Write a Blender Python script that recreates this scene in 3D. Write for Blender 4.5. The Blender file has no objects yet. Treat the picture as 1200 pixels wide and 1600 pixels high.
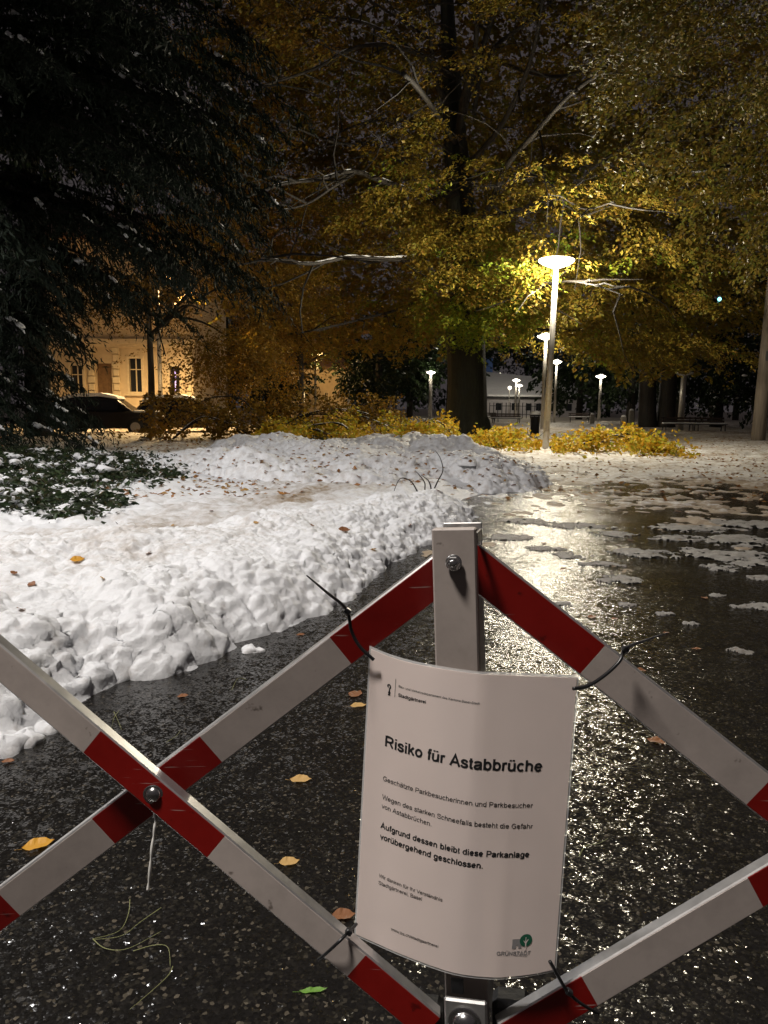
import bpy, math, random
import numpy as np
from mathutils import Vector, Matrix

random.seed(7)
RNG = np.random.default_rng(11)
R = math.radians
SC = bpy.context.scene
COL = SC.collection

# ------------------------------------------------------------------ camera
CAM_H, PITCH, ROLL, FPX = 1.25, R(8.1), 0.010, 1155.0
_f = Vector((0, math.cos(PITCH), -math.sin(PITCH)))
_r0 = Vector((1, 0, 0)); _u0 = Vector((0, math.sin(PITCH), math.cos(PITCH)))
_r = _r0 * math.cos(ROLL) + _u0 * math.sin(ROLL)
_u = _u0 * math.cos(ROLL) - _r0 * math.sin(ROLL)
EYE = Vector((0, 0, CAM_H))
cam = bpy.data.cameras.new('camera'); cam_o = bpy.data.objects.new('camera', cam); COL.objects.link(cam_o)
M = Matrix((( _r.x, _u.x, -_f.x, EYE.x), (_r.y, _u.y, -_f.y, EYE.y), (_r.z, _u.z, -_f.z, EYE.z), (0, 0, 0, 1)))
cam_o.matrix_world = M
cam.sensor_fit = 'VERTICAL'; cam.sensor_height = 36.0; cam.lens = 36.0 * FPX / 1600.0
cam.clip_start = 0.02; cam.clip_end = 2000
SC.camera = cam_o

# ------------------------------------------------------------------ night sky, exposure
w = bpy.data.worlds.new('World'); SC.world = w; w.use_nodes = True
nt = w.node_tree; nt.nodes.clear()
out = nt.nodes.new('ShaderNodeOutputWorld'); bg = nt.nodes.new('ShaderNodeBackground')
sky = nt.nodes.new('ShaderNodeTexSky'); sky.sky_type = 'NISHITA'; sky.sun_disc = False
sky.sun_elevation = R(-7); sky.sun_rotation = R(200)
mixn = nt.nodes.new('ShaderNodeMixRGB'); mixn.blend_type = 'ADD'; mixn.inputs[0].default_value = 1.0
mixn.inputs[2].default_value = (0.62, 0.53, 0.55, 1)      # even city glow on low cloud
nt.links.new(sky.outputs[0], mixn.inputs[1]); nt.links.new(mixn.outputs[0], bg.inputs[0])
bg.inputs[1].default_value = 0.072
nt.links.new(bg.outputs[0], out.inputs[0])
SC.view_settings.view_transform = 'Standard'; SC.view_settings.look = 'None'
SC.view_settings.exposure = 0.0; SC.view_settings.gamma = 1.0
SC.view_settings.use_curve_mapping = False
SC.render.engine = 'CYCLES'
SC.cycles.max_bounces = 6; SC.cycles.transparent_max_bounces = 6
SC.cycles.sample_clamp_indirect = 4.0; SC.cycles.sample_clamp_direct = 30.0
SC.cycles.use_denoising = True
SC.cycles.caustics_reflective = False; SC.cycles.caustics_refractive = False

# ------------------------------------------------------------------ helpers
def ray(px, py):
    return (_f + _r * ((px - 600) / FPX) + _u * ((800 - py) / FPX))
def PD(px, py, d):            # point at axial distance d
    return EYE + ray(px, py) * d
def PY(px, py, Y):            # point in the vertical plane y = Y
    k = ray(px, py); return EYE + k * (Y / k.y)
def G(px, py, z=0.0):         # ground point
    k = ray(px, py); return EYE + k * ((z - CAM_H) / k.z)
def proj(P):                  # arrays -> pixel coordinates
    P = np.asarray(P, float) - np.array(EYE)
    d = P @ np.array(_f); d = np.where(np.abs(d) < 1e-6, 1e-6, d)
    return 600 + FPX * (P @ np.array(_r)) / d, 800 - FPX * (P @ np.array(_u)) / d, d

def tag(o, label=None, cat=None, group=None, kind=None):
    if label: o['label'] = label
    if cat: o['category'] = cat
    if group: o['group'] = group
    if kind: o['kind'] = kind
    return o
def empty(name, loc=(0, 0, 0), rz=0.0):
    o = bpy.data.objects.new(name, None); COL.objects.link(o)
    o.location = loc; o.rotation_euler.z = rz; o.empty_display_size = 0.1
    return o
def link(name, me, mats, parent=None, smooth=False, keep=True):
    o = bpy.data.objects.new(name, me); COL.objects.link(o)
    for m in (mats if isinstance(mats, (list, tuple)) else [mats]):
        if me.materials.find(m.name) < 0: me.materials.append(m)
    if len(me.polygons): me.polygons.foreach_set('use_smooth', np.full(len(me.polygons), bool(smooth)))
    if parent is not None:
        o.parent = parent
        if keep: o.matrix_parent_inverse = pinv(parent)
    return o
def pinv(p):
    m = Matrix.LocRotScale(p.location, p.rotation_euler, p.scale)
    if p.parent is not None: return (pworld(p)).inverted()
    return m.inverted()
def pworld(p):
    m = Matrix.LocRotScale(p.location, p.rotation_euler, p.scale)
    if p.parent is None: return m
    return pworld(p.parent) @ p.matrix_parent_inverse @ m
def np_mesh(name, V, F):
    V = np.asarray(V, np.float32); F = np.asarray(F, np.int32); k = F.shape[1]
    me = bpy.data.meshes.new(name)
    me.vertices.add(len(V)); me.vertices.foreach_set('co', V.ravel())
    me.loops.add(F.size); me.loops.foreach_set('vertex_index', F.ravel())
    me.polygons.add(len(F)); me.polygons.foreach_set('loop_start', np.arange(0, F.size, k, dtype=np.int32))
    me.update(calc_edges=True)
    return me
class MB:
    def __init__(s): s.v = []; s.f = []
    def add(s, V, F):
        n = len(s.v); s.v += [tuple(p) for p in V]; s.f += [tuple(i + n for i in q) for q in F]; return s
    def box(s, x0, x1, y0, y1, z0, z1, mat=None):
        V = [(x, y, z) for z in (z0, z1) for y in (y0, y1) for x in (x0, x1)]
        if mat is not None: V = [tuple(mat @ Vector(p)) for p in V]
        return s.add(V, [(0, 2, 3, 1), (4, 5, 7, 6), (0, 1, 5, 4), (2, 6, 7, 3), (0, 4, 6, 2), (1, 3, 7, 5)])
    def bbox(s, sx, sy, sz, b, mat):      # chamfered box centred at the origin of mat
        V = []; hx, hy, hz = sx / 2, sy / 2, sz / 2
        pts = []
        for X in (-1, 1):
            for Y in (-1, 1):
                for Z in (-1, 1):
                    pts += [(X * (hx - b), Y * (hy - b), Z * hz), (X * (hx - b), Y * hy, Z * (hz - b)), (X * hx, Y * (hy - b), Z * (hz - b))]
        import bmesh
        bm = bmesh.new()
        for p in pts: bm.verts.new(mat @ Vector(p))
        bmesh.ops.convex_hull(bm, input=bm.verts)
        bmesh.ops.dissolve_limit(bm, angle_limit=0.02, verts=bm.verts, edges=bm.edges)
        bm.verts.index_update()
        s.add([v.co for v in bm.verts], [[v.index for v in f.verts] for f in bm.faces]); bm.free(); return s
    def tube(s, pts, rad, n=8, cap=True):
        pts = [Vector(p) for p in pts]; base = len(s.v); V = []; F = []
        if not hasattr(rad, '__len__'): rad = [rad] * len(pts)
        ref = None
        for i, p in enumerate(pts):
            a = pts[min(i + 1, len(pts) - 1)] - pts[max(i - 1, 0)]
            a.normalize()
            if ref is None:
                ref = Vector((0, 0, 1)) if abs(a.z) < .9 else Vector((1, 0, 0))
            ux = a.cross(ref)
            if ux.length < 1e-5: ux = a.cross(Vector((0, 1, 0)))
            ux.normalize(); uy = a.cross(ux); ref = uy * -1 if False else ref
            for k in range(n):
                t = 2 * math.pi * k / n
                V.append(p + (ux * math.cos(t) + uy * math.sin(t)) * rad[i])
        for i in range(len(pts) - 1):
            for k in range(n):
                F.append((i * n + k, i * n + (k + 1) % n, (i + 1) * n + (k + 1) % n, (i + 1) * n + k))
        if cap:
            F.append(tuple(range(n))[::-1]); F.append(tuple((len(pts) - 1) * n + k for k in range(n)))
        return s.add(V, F)
    def lathe(s, prof, mat, n=24):        # prof: list of (r, z)
        V = []; F = []
        for r, z in prof:
            for k in range(n):
                t = 2 * math.pi * k / n; V.append(mat @ Vector((r * math.cos(t), r * math.sin(t), z)))
        for i in range(len(prof) - 1):
            for k in range(n):
                F.append((i * n + k, i * n + (k + 1) % n, (i + 1) * n + (k + 1) % n, (i + 1) * n + k))
        F.append(tuple(range(n))[::-1]); F.append(tuple((len(prof) - 1) * n + k for k in range(n)))
        return s.add(V, F)
    def mesh(s, name):
        me = bpy.data.meshes.new(name); me.from_pydata(s.v, [], s.f); me.update(); return me
    def build(s, name, mat, parent=None, smooth=False):
        return link(name, s.mesh(name), mat, parent, smooth)
def T(x, y, z): return Matrix.Translation((x, y, z))
def catmull(pts, per=6):
    pts = [Vector(p) for p in pts]; P = [pts[0]] + pts + [pts[-1]]; o = []
    for i in range(1, len(P) - 2):
        a, b, c, d = P[i - 1], P[i], P[i + 1], P[i + 2]
        for k in range(per):
            t = k / per
            o.append(0.5 * ((2 * b) + (c - a) * t + (2 * a - 5 * b + 4 * c - d) * t * t + (3 * b - a - 3 * c + d) * t ** 3))
    o.append(pts[-1]); return o

# numpy noise ---------------------------------------------------------------
def _h(ix, iy, s):
    n = (ix.astype(np.int64) * 374761393 + iy.astype(np.int64) * 668265263 + s * 1274126177) & 0xFFFFFFFF
    n = ((n ^ (n >> 13)) * 1274126177) & 0xFFFFFFFF
    n = (n ^ (n >> 16)) & 0xFFFFFFFF
    return n / 4294967296.0
def vnoise(x, y, s=0):
    ix = np.floor(x); iy = np.floor(y); fx = x - ix; fy = y - iy
    fx = fx * fx * (3 - 2 * fx); fy = fy * fy * (3 - 2 * fy)
    a = _h(ix, iy, s); b = _h(ix + 1, iy, s); c = _h(ix, iy + 1, s); d = _h(ix + 1, iy + 1, s)
    return (a * (1 - fx) + b * fx) * (1 - fy) + (c * (1 - fx) + d * fx) * fy
def fbm(x, y, s=0, o=4):
    t = 0; a = .5; n = 0
    for k in range(o):
        t = t + a * vnoise(x * 2 ** k + 17.3 * k, y * 2 ** k - 9.1 * k, s + k); n += a; a *= .5
    return t / n
def lumps(x, y, cell, s=0):       # overlapping clods: height of half spheres, 0..1
    gx = x / cell; gy = y / cell; ix = np.floor(gx); iy = np.floor(gy); best = np.zeros_like(gx)
    for dx in (-1, 0, 1):
        for dy in (-1, 0, 1):
            cx = ix + dx; cy = iy + dy
            px = cx + _h(cx, cy, s); py = cy + _h(cx, cy, s + 1); r = .35 + .6 * _h(cx, cy, s + 2)
            ax = .75 + .6 * _h(cx, cy, s + 3)
            d2 = ((gx - px) * ax) ** 2 + ((gy - py) / ax) ** 2
            best = np.maximum(best, np.sqrt(np.maximum(r * r - d2, 0)))
    return best

# ------------------------------------------------------------------ materials
def mat(name):
    m = bpy.data.materials.new(name); m.use_nodes = True
    n = m.node_tree; b = n.nodes['Principled BSDF']
    return m, n, b
def N(n, t, **k):
    x = n.nodes.new(t)
    for a, v in k.items():
        if a.startswith('i_'): x.inputs[a[2:].replace('_', ' ')].default_value = v
        else: setattr(x, a, v)
    return x
def L(n, a, b): n.links.new(a, b)
def ramp(n, stops, interp='LINEAR'):
    r = n.nodes.new('ShaderNodeValToRGB'); e = r.color_ramp; e.interpolation = interp
    while len(e.elements) > 1: e.elements.remove(e.elements[-1])
    e.elements[0].position = stops[0][0]; e.elements[0].color = (*stops[0][1], 1)
    for p, c in stops[1:]:
        q = e.elements.new(p); q.color = (*c, 1)
    return r
def simple(name, col, rough=.5, metal=0.0, var=.12, scale=20, bump=0.0, bscale=80, spec=.5):
    m, n, b = mat(name)
    tc = N(n, 'ShaderNodeTexCoord'); no = N(n, 'ShaderNodeTexNoise', i_Scale=scale, i_Detail=5.0)
    L(n, tc.outputs['Object'], no.inputs['Vector'])
    lo = tuple(c * (1 - var) for c in col); hi = tuple(min(1, c * (1 + var)) for c in col)
    r = ramp(n, [(.3, lo), (.7, hi)]); L(n, no.outputs['Fac'], r.inputs['Fac']); L(n, r.outputs[0], b.inputs['Base Color'])
    b.inputs['Roughness'].default_value = rough; b.inputs['Metallic'].default_value = metal
    b.inputs['Specular IOR Level'].default_value = spec
    if bump:
        n2 = N(n, 'ShaderNodeTexNoise', i_Scale=bscale, i_Detail=4.0); L(n, tc.outputs['Object'], n2.inputs['Vector'])
        bp = N(n, 'ShaderNodeBump', i_Strength=bump, i_Distance=0.01); L(n, n2.outputs['Fac'], bp.inputs['Height']); L(n, bp.outputs[0], b.inputs['Normal'])
    return m
def leafmat(name, cols, trans=.45, rough=.5):
    m, n, b = mat(name)
    g = N(n, 'ShaderNodeNewGeometry')
    r = ramp(n, [(i / max(1, len(cols) - 1), c) for i, c in enumerate(cols)])
    L(n, g.outputs['Random Per Island'], r.inputs['Fac']); L(n, r.outputs[0], b.inputs['Base Color'])
    b.inputs['Roughness'].default_value = rough; b.inputs['Specular IOR Level'].default_value = .3
    if trans:
        t = N(n, 'ShaderNodeBsdfTranslucent'); L(n, r.outputs[0], t.inputs['Color'])
        mx = N(n, 'ShaderNodeMixShader'); mx.inputs[0].default_value = trans
        L(n, b.outputs[0], mx.inputs[1]); L(n, t.outputs[0], mx.inputs[2])
        L(n, mx.outputs[0], n.nodes['Material Output'].inputs['Surface'])
    return m
def emit(name, col, strength):
    m, n, b = mat(name); b.inputs['Base Color'].default_value = (.8, .8, .8, 1)
    b.inputs['Emission Color'].default_value = (*col, 1); b.inputs['Emission Strength'].default_value = strength
    return m
def snowmat(name, white=(.84, .85, .87), dirt=(.33, .25, .17)):
    m, n, b = mat(name)
    tc = N(n, 'ShaderNodeTexCoord')
    at = N(n, 'ShaderNodeAttribute', attribute_name='dirt')
    no = N(n, 'ShaderNodeTexNoise', i_Scale=9.0, i_Detail=6.0, i_Roughness=.65); L(n, tc.outputs['Object'], no.inputs['Vector'])
    ma = N(n, 'ShaderNodeMath', operation='ADD'); L(n, at.outputs['Fac'], ma.inputs[0]); L(n, no.outputs['Fac'], ma.inputs[1])
    r = ramp(n, [(.0, white), (.52, white), (.8, tuple(.5 * (a + c) for a, c in zip(white, dirt))), (1.2 if False else 1.0, dirt)])
    L(n, ma.outputs[0], r.inputs['Fac']); L(n, r.outputs[0], b.inputs['Base Color'])
    b.inputs['Roughness'].default_value = .55; b.inputs['Specular IOR Level'].default_value = .25
    n2 = N(n, 'ShaderNodeTexNoise', i_Scale=75.0, i_Detail=9.0, i_Roughness=.8); L(n, tc.outputs['Object'], n2.inputs['Vector'])
    bp = N(n, 'ShaderNodeBump', i_Strength=.9, i_Distance=.016); L(n, n2.outputs['Fac'], bp.inputs['Height']); L(n, bp.outputs[0], b.inputs['Normal'])
    return m
def asphaltmat():
    m, n, b = mat('wet_asphalt')
    tc = N(n, 'ShaderNodeTexCoord')
    vo = N(n, 'ShaderNodeTexVoronoi', i_Scale=125.0, feature='F1'); L(n, tc.outputs['Object'], vo.inputs['Vector'])
    # warp so that stones differ in size
    big = N(n, 'ShaderNodeTexNoise', i_Scale=2.2, i_Detail=4.0); L(n, tc.outputs['Object'], big.inputs['Vector'])
    # stone colour: mostly black bitumen, some worn tan and grey stones
    sep = N(n, 'ShaderNodeSeparateColor'); L(n, vo.outputs['Color'], sep.inputs[0])
    r = ramp(n, [(0, (.006, .0055, .005)), (.72, (.010, .009, .008)), (.88, (.015, .0135, .011)), (.96, (.032, .028, .021)), (1, (.085, .072, .054))])
    L(n, sep.outputs[0], r.inputs['Fac']); L(n, r.outputs[0], b.inputs['Base Color'])
    rr = N(n, 'ShaderNodeMapRange'); rr.inputs['From Min'].default_value = .3; rr.inputs['From Max'].default_value = .7
    rr.inputs['To Min'].default_value = .10; rr.inputs['To Max'].default_value = .22
    L(n, big.outputs['Fac'], rr.inputs['Value']); L(n, rr.outputs[0], b.inputs['Roughness'])
    b.inputs['Specular IOR Level'].default_value = .75
    # every stone is a wet facet with its own small tilt; two stone sizes plus fine grit
    g = N(n, 'ShaderNodeNewGeometry'); acc = g.outputs['Normal']
    for sc_, k_ in ((130.0, .20), (54.0, .16), (23.0, .075)):
        v2 = N(n, 'ShaderNodeTexVoronoi', i_Scale=sc_); mp = N(n, 'ShaderNodeMapping'); mp.inputs['Location'].default_value = (sc_, 3.3, 1.7); L(n, tc.outputs['Object'], mp.inputs['Vector'])
        L(n, (tc.outputs['Object'] if sc_ > 100 else mp.outputs[0]), v2.inputs['Vector'])
        sb = N(n, 'ShaderNodeVectorMath', operation='SUBTRACT'); sb.inputs[1].default_value = (.5, .5, .5); L(n, v2.outputs['Color'], sb.inputs[0])
        # square the offset so that most stones lie flat and a few tilt far
        ab = N(n, 'ShaderNodeVectorMath', operation='LENGTH'); L(n, sb.outputs[0], ab.inputs[0])
        sc = N(n, 'ShaderNodeVectorMath', operation='SCALE'); L(n, sb.outputs[0], sc.inputs[0])
        ml = N(n, 'ShaderNodeMath', operation='MULTIPLY'); ml.inputs[1].default_value = k_ * 2.2; L(n, ab.outputs['Value'], ml.inputs[0]); L(n, ml.outputs[0], sc.inputs['Scale'])
        ad = N(n, 'ShaderNodeVectorMath', operation='ADD'); L(n, acc, ad.inputs[0]); L(n, sc.outputs[0], ad.inputs[1]); acc = ad.outputs[0]
    nm = N(n, 'ShaderNodeVectorMath', operation='NORMALIZE'); L(n, acc, nm.inputs[0])
    inv = N(n, 'ShaderNodeMath', operation='SUBTRACT'); inv.inputs[0].default_value = 1.0; L(n, vo.outputs['Distance'], inv.inputs[1])
    bp = N(n, 'ShaderNodeBump', i_Strength=1.0, i_Distance=.0007); L(n, inv.outputs[0], bp.inputs['Height']); L(n, nm.outputs[0], bp.inputs['Normal']); L(n, bp.outputs[0], b.inputs['Normal'])
    return m
def barkmat(name, a, c, bump=.6, sc=(7, 7, 1.2)):
    m, n, b = mat(name)
    tc = N(n, 'ShaderNodeTexCoord'); mp = N(n, 'ShaderNodeMapping'); mp.inputs['Scale'].default_value = sc
    L(n, tc.outputs['Object'], mp.inputs['Vector'])
    no = N(n, 'ShaderNodeTexNoise', i_Scale=2.0, i_Detail=8.0, i_Roughness=.65); L(n, mp.outputs[0], no.inputs['Vector'])
    r = ramp(n, [(.3, a), (.7, c)]); L(n, no.outputs['Fac'], r.inputs['Fac']); L(n, r.outputs[0], b.inputs['Base Color'])
    b.inputs['Roughness'].default_value = .75
    bp = N(n, 'ShaderNodeBump', i_Strength=bump, i_Distance=.05); L(n, no.outputs['Fac'], bp.inputs['Height']); L(n, bp.outputs[0], b.inputs['Normal'])
    return m
def sheeting(name, col, rough=.35, dirt=.5):
    m, n, b = mat(name)
    tc = N(n, 'ShaderNodeTexCoord')
    no = N(n, 'ShaderNodeTexNoise', i_Scale=14.0, i_Detail=8.0, i_Roughness=.7); L(n, tc.outputs['Object'], no.inputs['Vector'])
    no2 = N(n, 'ShaderNodeTexNoise', i_Scale=48.0, i_Detail=3.0, i_Roughness=.6); L(n, tc.outputs['Object'], no2.inputs['Vector'])
    r = ramp(n, [(.30, tuple(c * (1 - dirt) for c in col)), (.58, col)]); L(n, no.outputs['Fac'], r.inputs['Fac'])
    r2 = ramp(n, [(.27, (.13, .105, .08)), (.33, (1, 1, 1))]); L(n, no2.outputs['Fac'], r2.inputs['Fac'])
    mx = N(n, 'ShaderNodeMixRGB', blend_type='MULTIPLY'); mx.inputs[0].default_value = .7
    L(n, r.outputs[0], mx.inputs[1]); L(n, r2.outputs[0], mx.inputs[2])
    # scratches: a stretched noise cut to thin pale lines, and grime specks
    mp = N(n, 'ShaderNodeMapping'); mp.inputs['Rotation'].default_value = (0, .65, 0); mp.inputs['Scale'].default_value = (14, 60, 260); L(n, tc.outputs['Object'], mp.inputs['Vector'])
    n3 = N(n, 'ShaderNodeTexNoise', i_Scale=1.0, i_Detail=2.0); L(n, mp.outputs[0], n3.inputs['Vector'])
    r3 = ramp(n, [(.70, (0, 0, 0)), (.74, (1, 1, 1))]); L(n, n3.outputs['Fac'], r3.inputs['Fac'])
    m2 = N(n, 'ShaderNodeMixRGB', blend_type='MIX'); m2.inputs[2].default_value = (.40, .35, .32, 1); L(n, mx.outputs[0], m2.inputs[1])
    ms = N(n, 'ShaderNodeMath', operation='MULTIPLY'); ms.inputs[1].default_value = .55; L(n, r3.outputs[0], ms.inputs[0]); L(n, ms.outputs[0], m2.inputs[0])
    L(n, m2.outputs[0], b.inputs['Base Color'])
    rg_ = N(n, 'ShaderNodeMapRange'); rg_.inputs['To Min'].default_value = rough * .7; rg_.inputs['To Max'].default_value = rough * 1.5; L(n, no.outputs['Fac'], rg_.inputs['Value']); L(n, rg_.outputs[0], b.inputs['Roughness'])
    return m

MT = dict(
    snow=snowmat('snow'), slush=snowmat('slush', (.30, .285, .26), (.12, .10, .075)),
    asphalt=asphaltmat(),
    lawn=simple('winter_lawn', (.40, .36, .31), .8, var=.45, scale=.9, bump=.5, bscale=30),
    white_sheet=sheeting('white_sheeting', (.42, .365, .335), .38, .22),
    red_sheet=sheeting('red_sheeting', (.20, .006, .004), .30, .25),
    alu=simple('aluminium', (.55, .54, .53), .32, .85, .15, 60),
    post_paint=sheeting('post_paint', (.33, .285, .26), .42, .25),
    steel=simple('bolt_steel', (.55, .55, .55), .22, 1.0, .2, 90),
    blackplastic=simple('black_plastic', (.012, .012, .013), .35),
    rubber=simple('black_rubber', (.018, .018, .019), .6, bump=.2),
    paper=simple('paper', (.87, .76, .72), .55, var=.02),
    ink=simple('ink', (.012, .012, .013), .5), inkgrey=simple('ink_grey', (.10, .10, .10), .5),
    logogreen=simple('ink_green', (.012, .09, .05), .5), logogrey=simple('ink_light_grey', (.22, .21, .21), .5),
    string=simple('white_string', (.72, .70, .66), .6),
    beechbark=barkmat('beech_bark', (.007, .0075, .004), (.024, .026, .014)),
    branchbark=barkmat('branch_bark', (.010, .008, .006), (.028, .022, .016)),
    youngbark=barkmat('young_bark', (.05, .042, .03), (.13, .11, .08)),
    beech=leafmat('beech_leaves', [(.19, .10, .018), (.26, .17, .024), (.32, .23, .032), (.24, .195, .026), (.17, .17, .026), (.27, .155, .02), (.22, .20, .028)], .45),
    olivebrown=leafmat('olive_brown_leaves', [(.11, .07, .016), (.15, .105, .02), (.19, .14, .024), (.13, .12, .022), (.09, .10, .02), (.16, .095, .018)], .4),
    beechgreen=leafmat('beech_leaves_green', [(.11, .18, .018), (.19, .25, .02), (.28, .28, .025), (.12, .16, .02)], .45),
    orangeleaf=leafmat('orange_leaves', [(.16, .075, .014), (.26, .145, .018), (.14, .09, .014), (.32, .19, .022), (.10, .075, .016)], .45),
    yellowleaf=leafmat('yellow_leaves', [(.52, .32, .02), (.62, .42, .03), (.45, .24, .015), (.5, .42, .04), (.3, .33, .03)], .4),
    litter=leafmat('litter_leaves', [(.25, .10, .03), (.36, .17, .04), (.16, .07, .025), (.40, .24, .06)], .1),
    needle=leafmat('conifer_needles', [(.006, .011, .006), (.011, .019, .009), (.007, .013, .008)], .1, .7),
    darkleaf=leafmat('evergreen_leaves', [(.008, .016, .006), (.016, .03, .010), (.022, .036, .012), (.010, .018, .008)], .2),
    coverleaf=leafmat('ground_cover_leaves', [(.016, .03, .010), (.03, .05, .015), (.012, .02, .009), (.05, .045, .015)], .2),
    lampmetal=simple('lamp_metal', (.42, .40, .37), .42, .6, .12, 12),
    lampshade=simple('lamp_shade_paint', (.35, .34, .33), .4, .3),
    lampglow=emit('lamp_diffuser', (1, .90, .70), 9.0), lampoff=simple('lamp_diffuser_unlit', (.5, .5, .48), .3),
    coldglow=emit('cold_lamp_diffuser', (.28, .85, .80), 3.0), orangeglow=emit('sodium_diffuser', (1, .55, .18), 30.0),
    mast=barkmat('mast_wood', (.14, .115, .09), (.26, .215, .17), .25, (12, 12, .8)),
    plaster=simple('cream_plaster', (.62, .50, .34), .85, var=.08, scale=3, bump=.15, bscale=40),
    trim=simple('stone_trim', (.66, .56, .40), .8, var=.08, scale=6), doorwood=simple('brown_door', (.17, .10, .05), .6, var=.25, scale=8),
    glass=simple('window_glass', (.02, .022, .026), .08, 0, .1), roof=simple('roof_tiles', (.16, .09, .06), .8, var=.3, scale=6),
    carpaint=simple('dark_car_paint', (.02, .018, .018), .22, .3), carglass=simple('car_glass', (.008, .008, .009), .06),
    tyre=simple('tyre', (.015, .015, .015), .8), rim=simple('rim', (.4, .4, .42), .3, .9), headlight=simple('headlight_glass', (.7, .7, .68), .1),
    tail=simple('tail_light', (.3, .01, .01), .2),
    benchwood=simple('bench_wood', (.045, .03, .022), .6, var=.3), iron=simple('dark_iron', (.015, .015, .016), .5, .5),
    stone=simple('grey_stone', (.26, .24, .21), .8, var=.2, scale=10, bump=.3), wall_pale=simple('pale_render', (.42, .40, .42), .8, var=.08, scale=2),
    bluesheet=simple('blue_tarp', (.05, .13, .4), .6),
    grassblade=leafmat('dry_grass', [(.34, .30, .16), (.20, .24, .08)], .2),
    tanleaf=leafmat('tan_leaf', [(.50, .33, .13), (.46, .28, .10)], .15), goldleaf=leafmat('golden_leaf', [(.52, .27, .03), (.5, .25, .03)], .15),
    greenleaf=leafmat('green_leaf', [(.13, .26, .04), (.12, .25, .04)], .15), brownleaf=leafmat('brown_leaf', [(.22, .10, .045), (.19, .08, .035)], .15),
)
# purple window light strip seen behind one pane
MT['purple'] = emit('purple_light', (.30, .16, 1.0), .9)
MT['houselight'] = emit('lit_window', (1.0, .72, .35), 2.5)
# clear laminate
m_, n_, b_ = mat('laminate'); b_.inputs['Base Color'].default_value = (.95, .95, .95, 1); b_.inputs['Roughness'].default_value = .35
b_.inputs['Alpha'].default_value = .30; MT['laminate'] = m_
# glossy film over the paper
MT['paper'].node_tree.nodes['Principled BSDF'].inputs['Coat Weight'].default_value = .55
MT['paper'].node_tree.nodes['Principled BSDF'].inputs['Coat Roughness'].default_value = .16

_n = MT['paper'].node_tree; _t = N(_n, 'ShaderNodeBsdfTranslucent'); _t.inputs['Color'].default_value = (.72, .66, .60, 1)
_x = N(_n, 'ShaderNodeMixShader'); _x.inputs[0].default_value = .30; L(_n, _n.nodes['Principled BSDF'].outputs[0], _x.inputs[1]); L(_n, _t.outputs[0], _x.inputs[2]); L(_n, _x.outputs[0], _n.nodes['Material Output'].inputs['Surface'])

# ------------------------------------------------------------------ lamps (the only light besides the sky)
def point_light(name, loc, power, col, parent, spot=None, radius=.12):
    l = bpy.data.lights.new(name, 'SPOT' if spot else 'POINT'); l.energy = power; l.color = col; l.shadow_soft_size = radius
    if spot: l.spot_size = R(spot); l.spot_blend = .6
    o = bpy.data.objects.new(name, l); COL.objects.link(o); o.location = loc
    if parent is not None:
        o.parent = parent; o.matrix_parent_inverse = pinv(parent)
    return o
def park_lamp(base, H, label, lit=True, power=900, head=.52, lean=(0, 0), pole_r=.085, col=(1, .90, .70), snow=True, light=True, up=.5, group='park lamps along the path'):
    base = Vector(base); root = empty('park_lamp', base)
    top = base + Vector((lean[0] * H, lean[1] * H, H))
    ax = (top - base).normalized(); q = Vector((0, 0, 1)).rotation_difference(ax).to_matrix().to_4x4()
    mt = Matrix.Translation(top) @ q
    p = MB(); p.tube([base - ax * .05, base + ax * H * .55, top - ax * .12], [pole_r * 1.15, pole_r, pole_r * .9], 12); po = p.build('pole', MT['lampmetal'], root, True)
    c = MB(); c.lathe([(pole_r * 1.5, -.02), (pole_r * 1.5, .03), (pole_r * 1.2, .05)], Matrix.Translation(base + ax * .0), 12); c.build('base_collar', MT['lampmetal'], root)
    if pole_r < .1:
        d = MB(); d.box(-.05, .05, -pole_r * 1.07, -pole_r * .98, 0, .3, Matrix.Translation(base + ax * .6)); d.build('service_door', MT['lampmetal'], root)
    g = MB(); g.lathe([(pole_r * .85, -.20), (head * .45, -.155), (head * .75, -.095), (head * .95, -.03), (head, .0), (head * .97, .035), (head * .6, .065)], mt, 32)
    g.build('diffuser', MT['lampglow'] if lit else MT['lampoff'], root, True)
    s = MB(); s.lathe([(head * .58, .066), (head * .56, .085), (head * .3, .10), (.03, .105)], mt, 24); s.build('cover', MT['lampshade'], root, True)
    if snow:
        k = MB(); k.lathe([(head * .62, .07), (head * .66, .12), (head * .5, .17), (head * .2, .19), (.02, .195)], mt, 24); k.build('snow_cap', MT['snow'], root, True)
    if lit and light:
        point_light('lamp_light', top - ax * .30, power, col, root, radius=.24)
        point_light('lamp_light', top + ax * .32, power * up, col, root, radius=.24)
    return tag(root, label, 'lamp', group)

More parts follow.
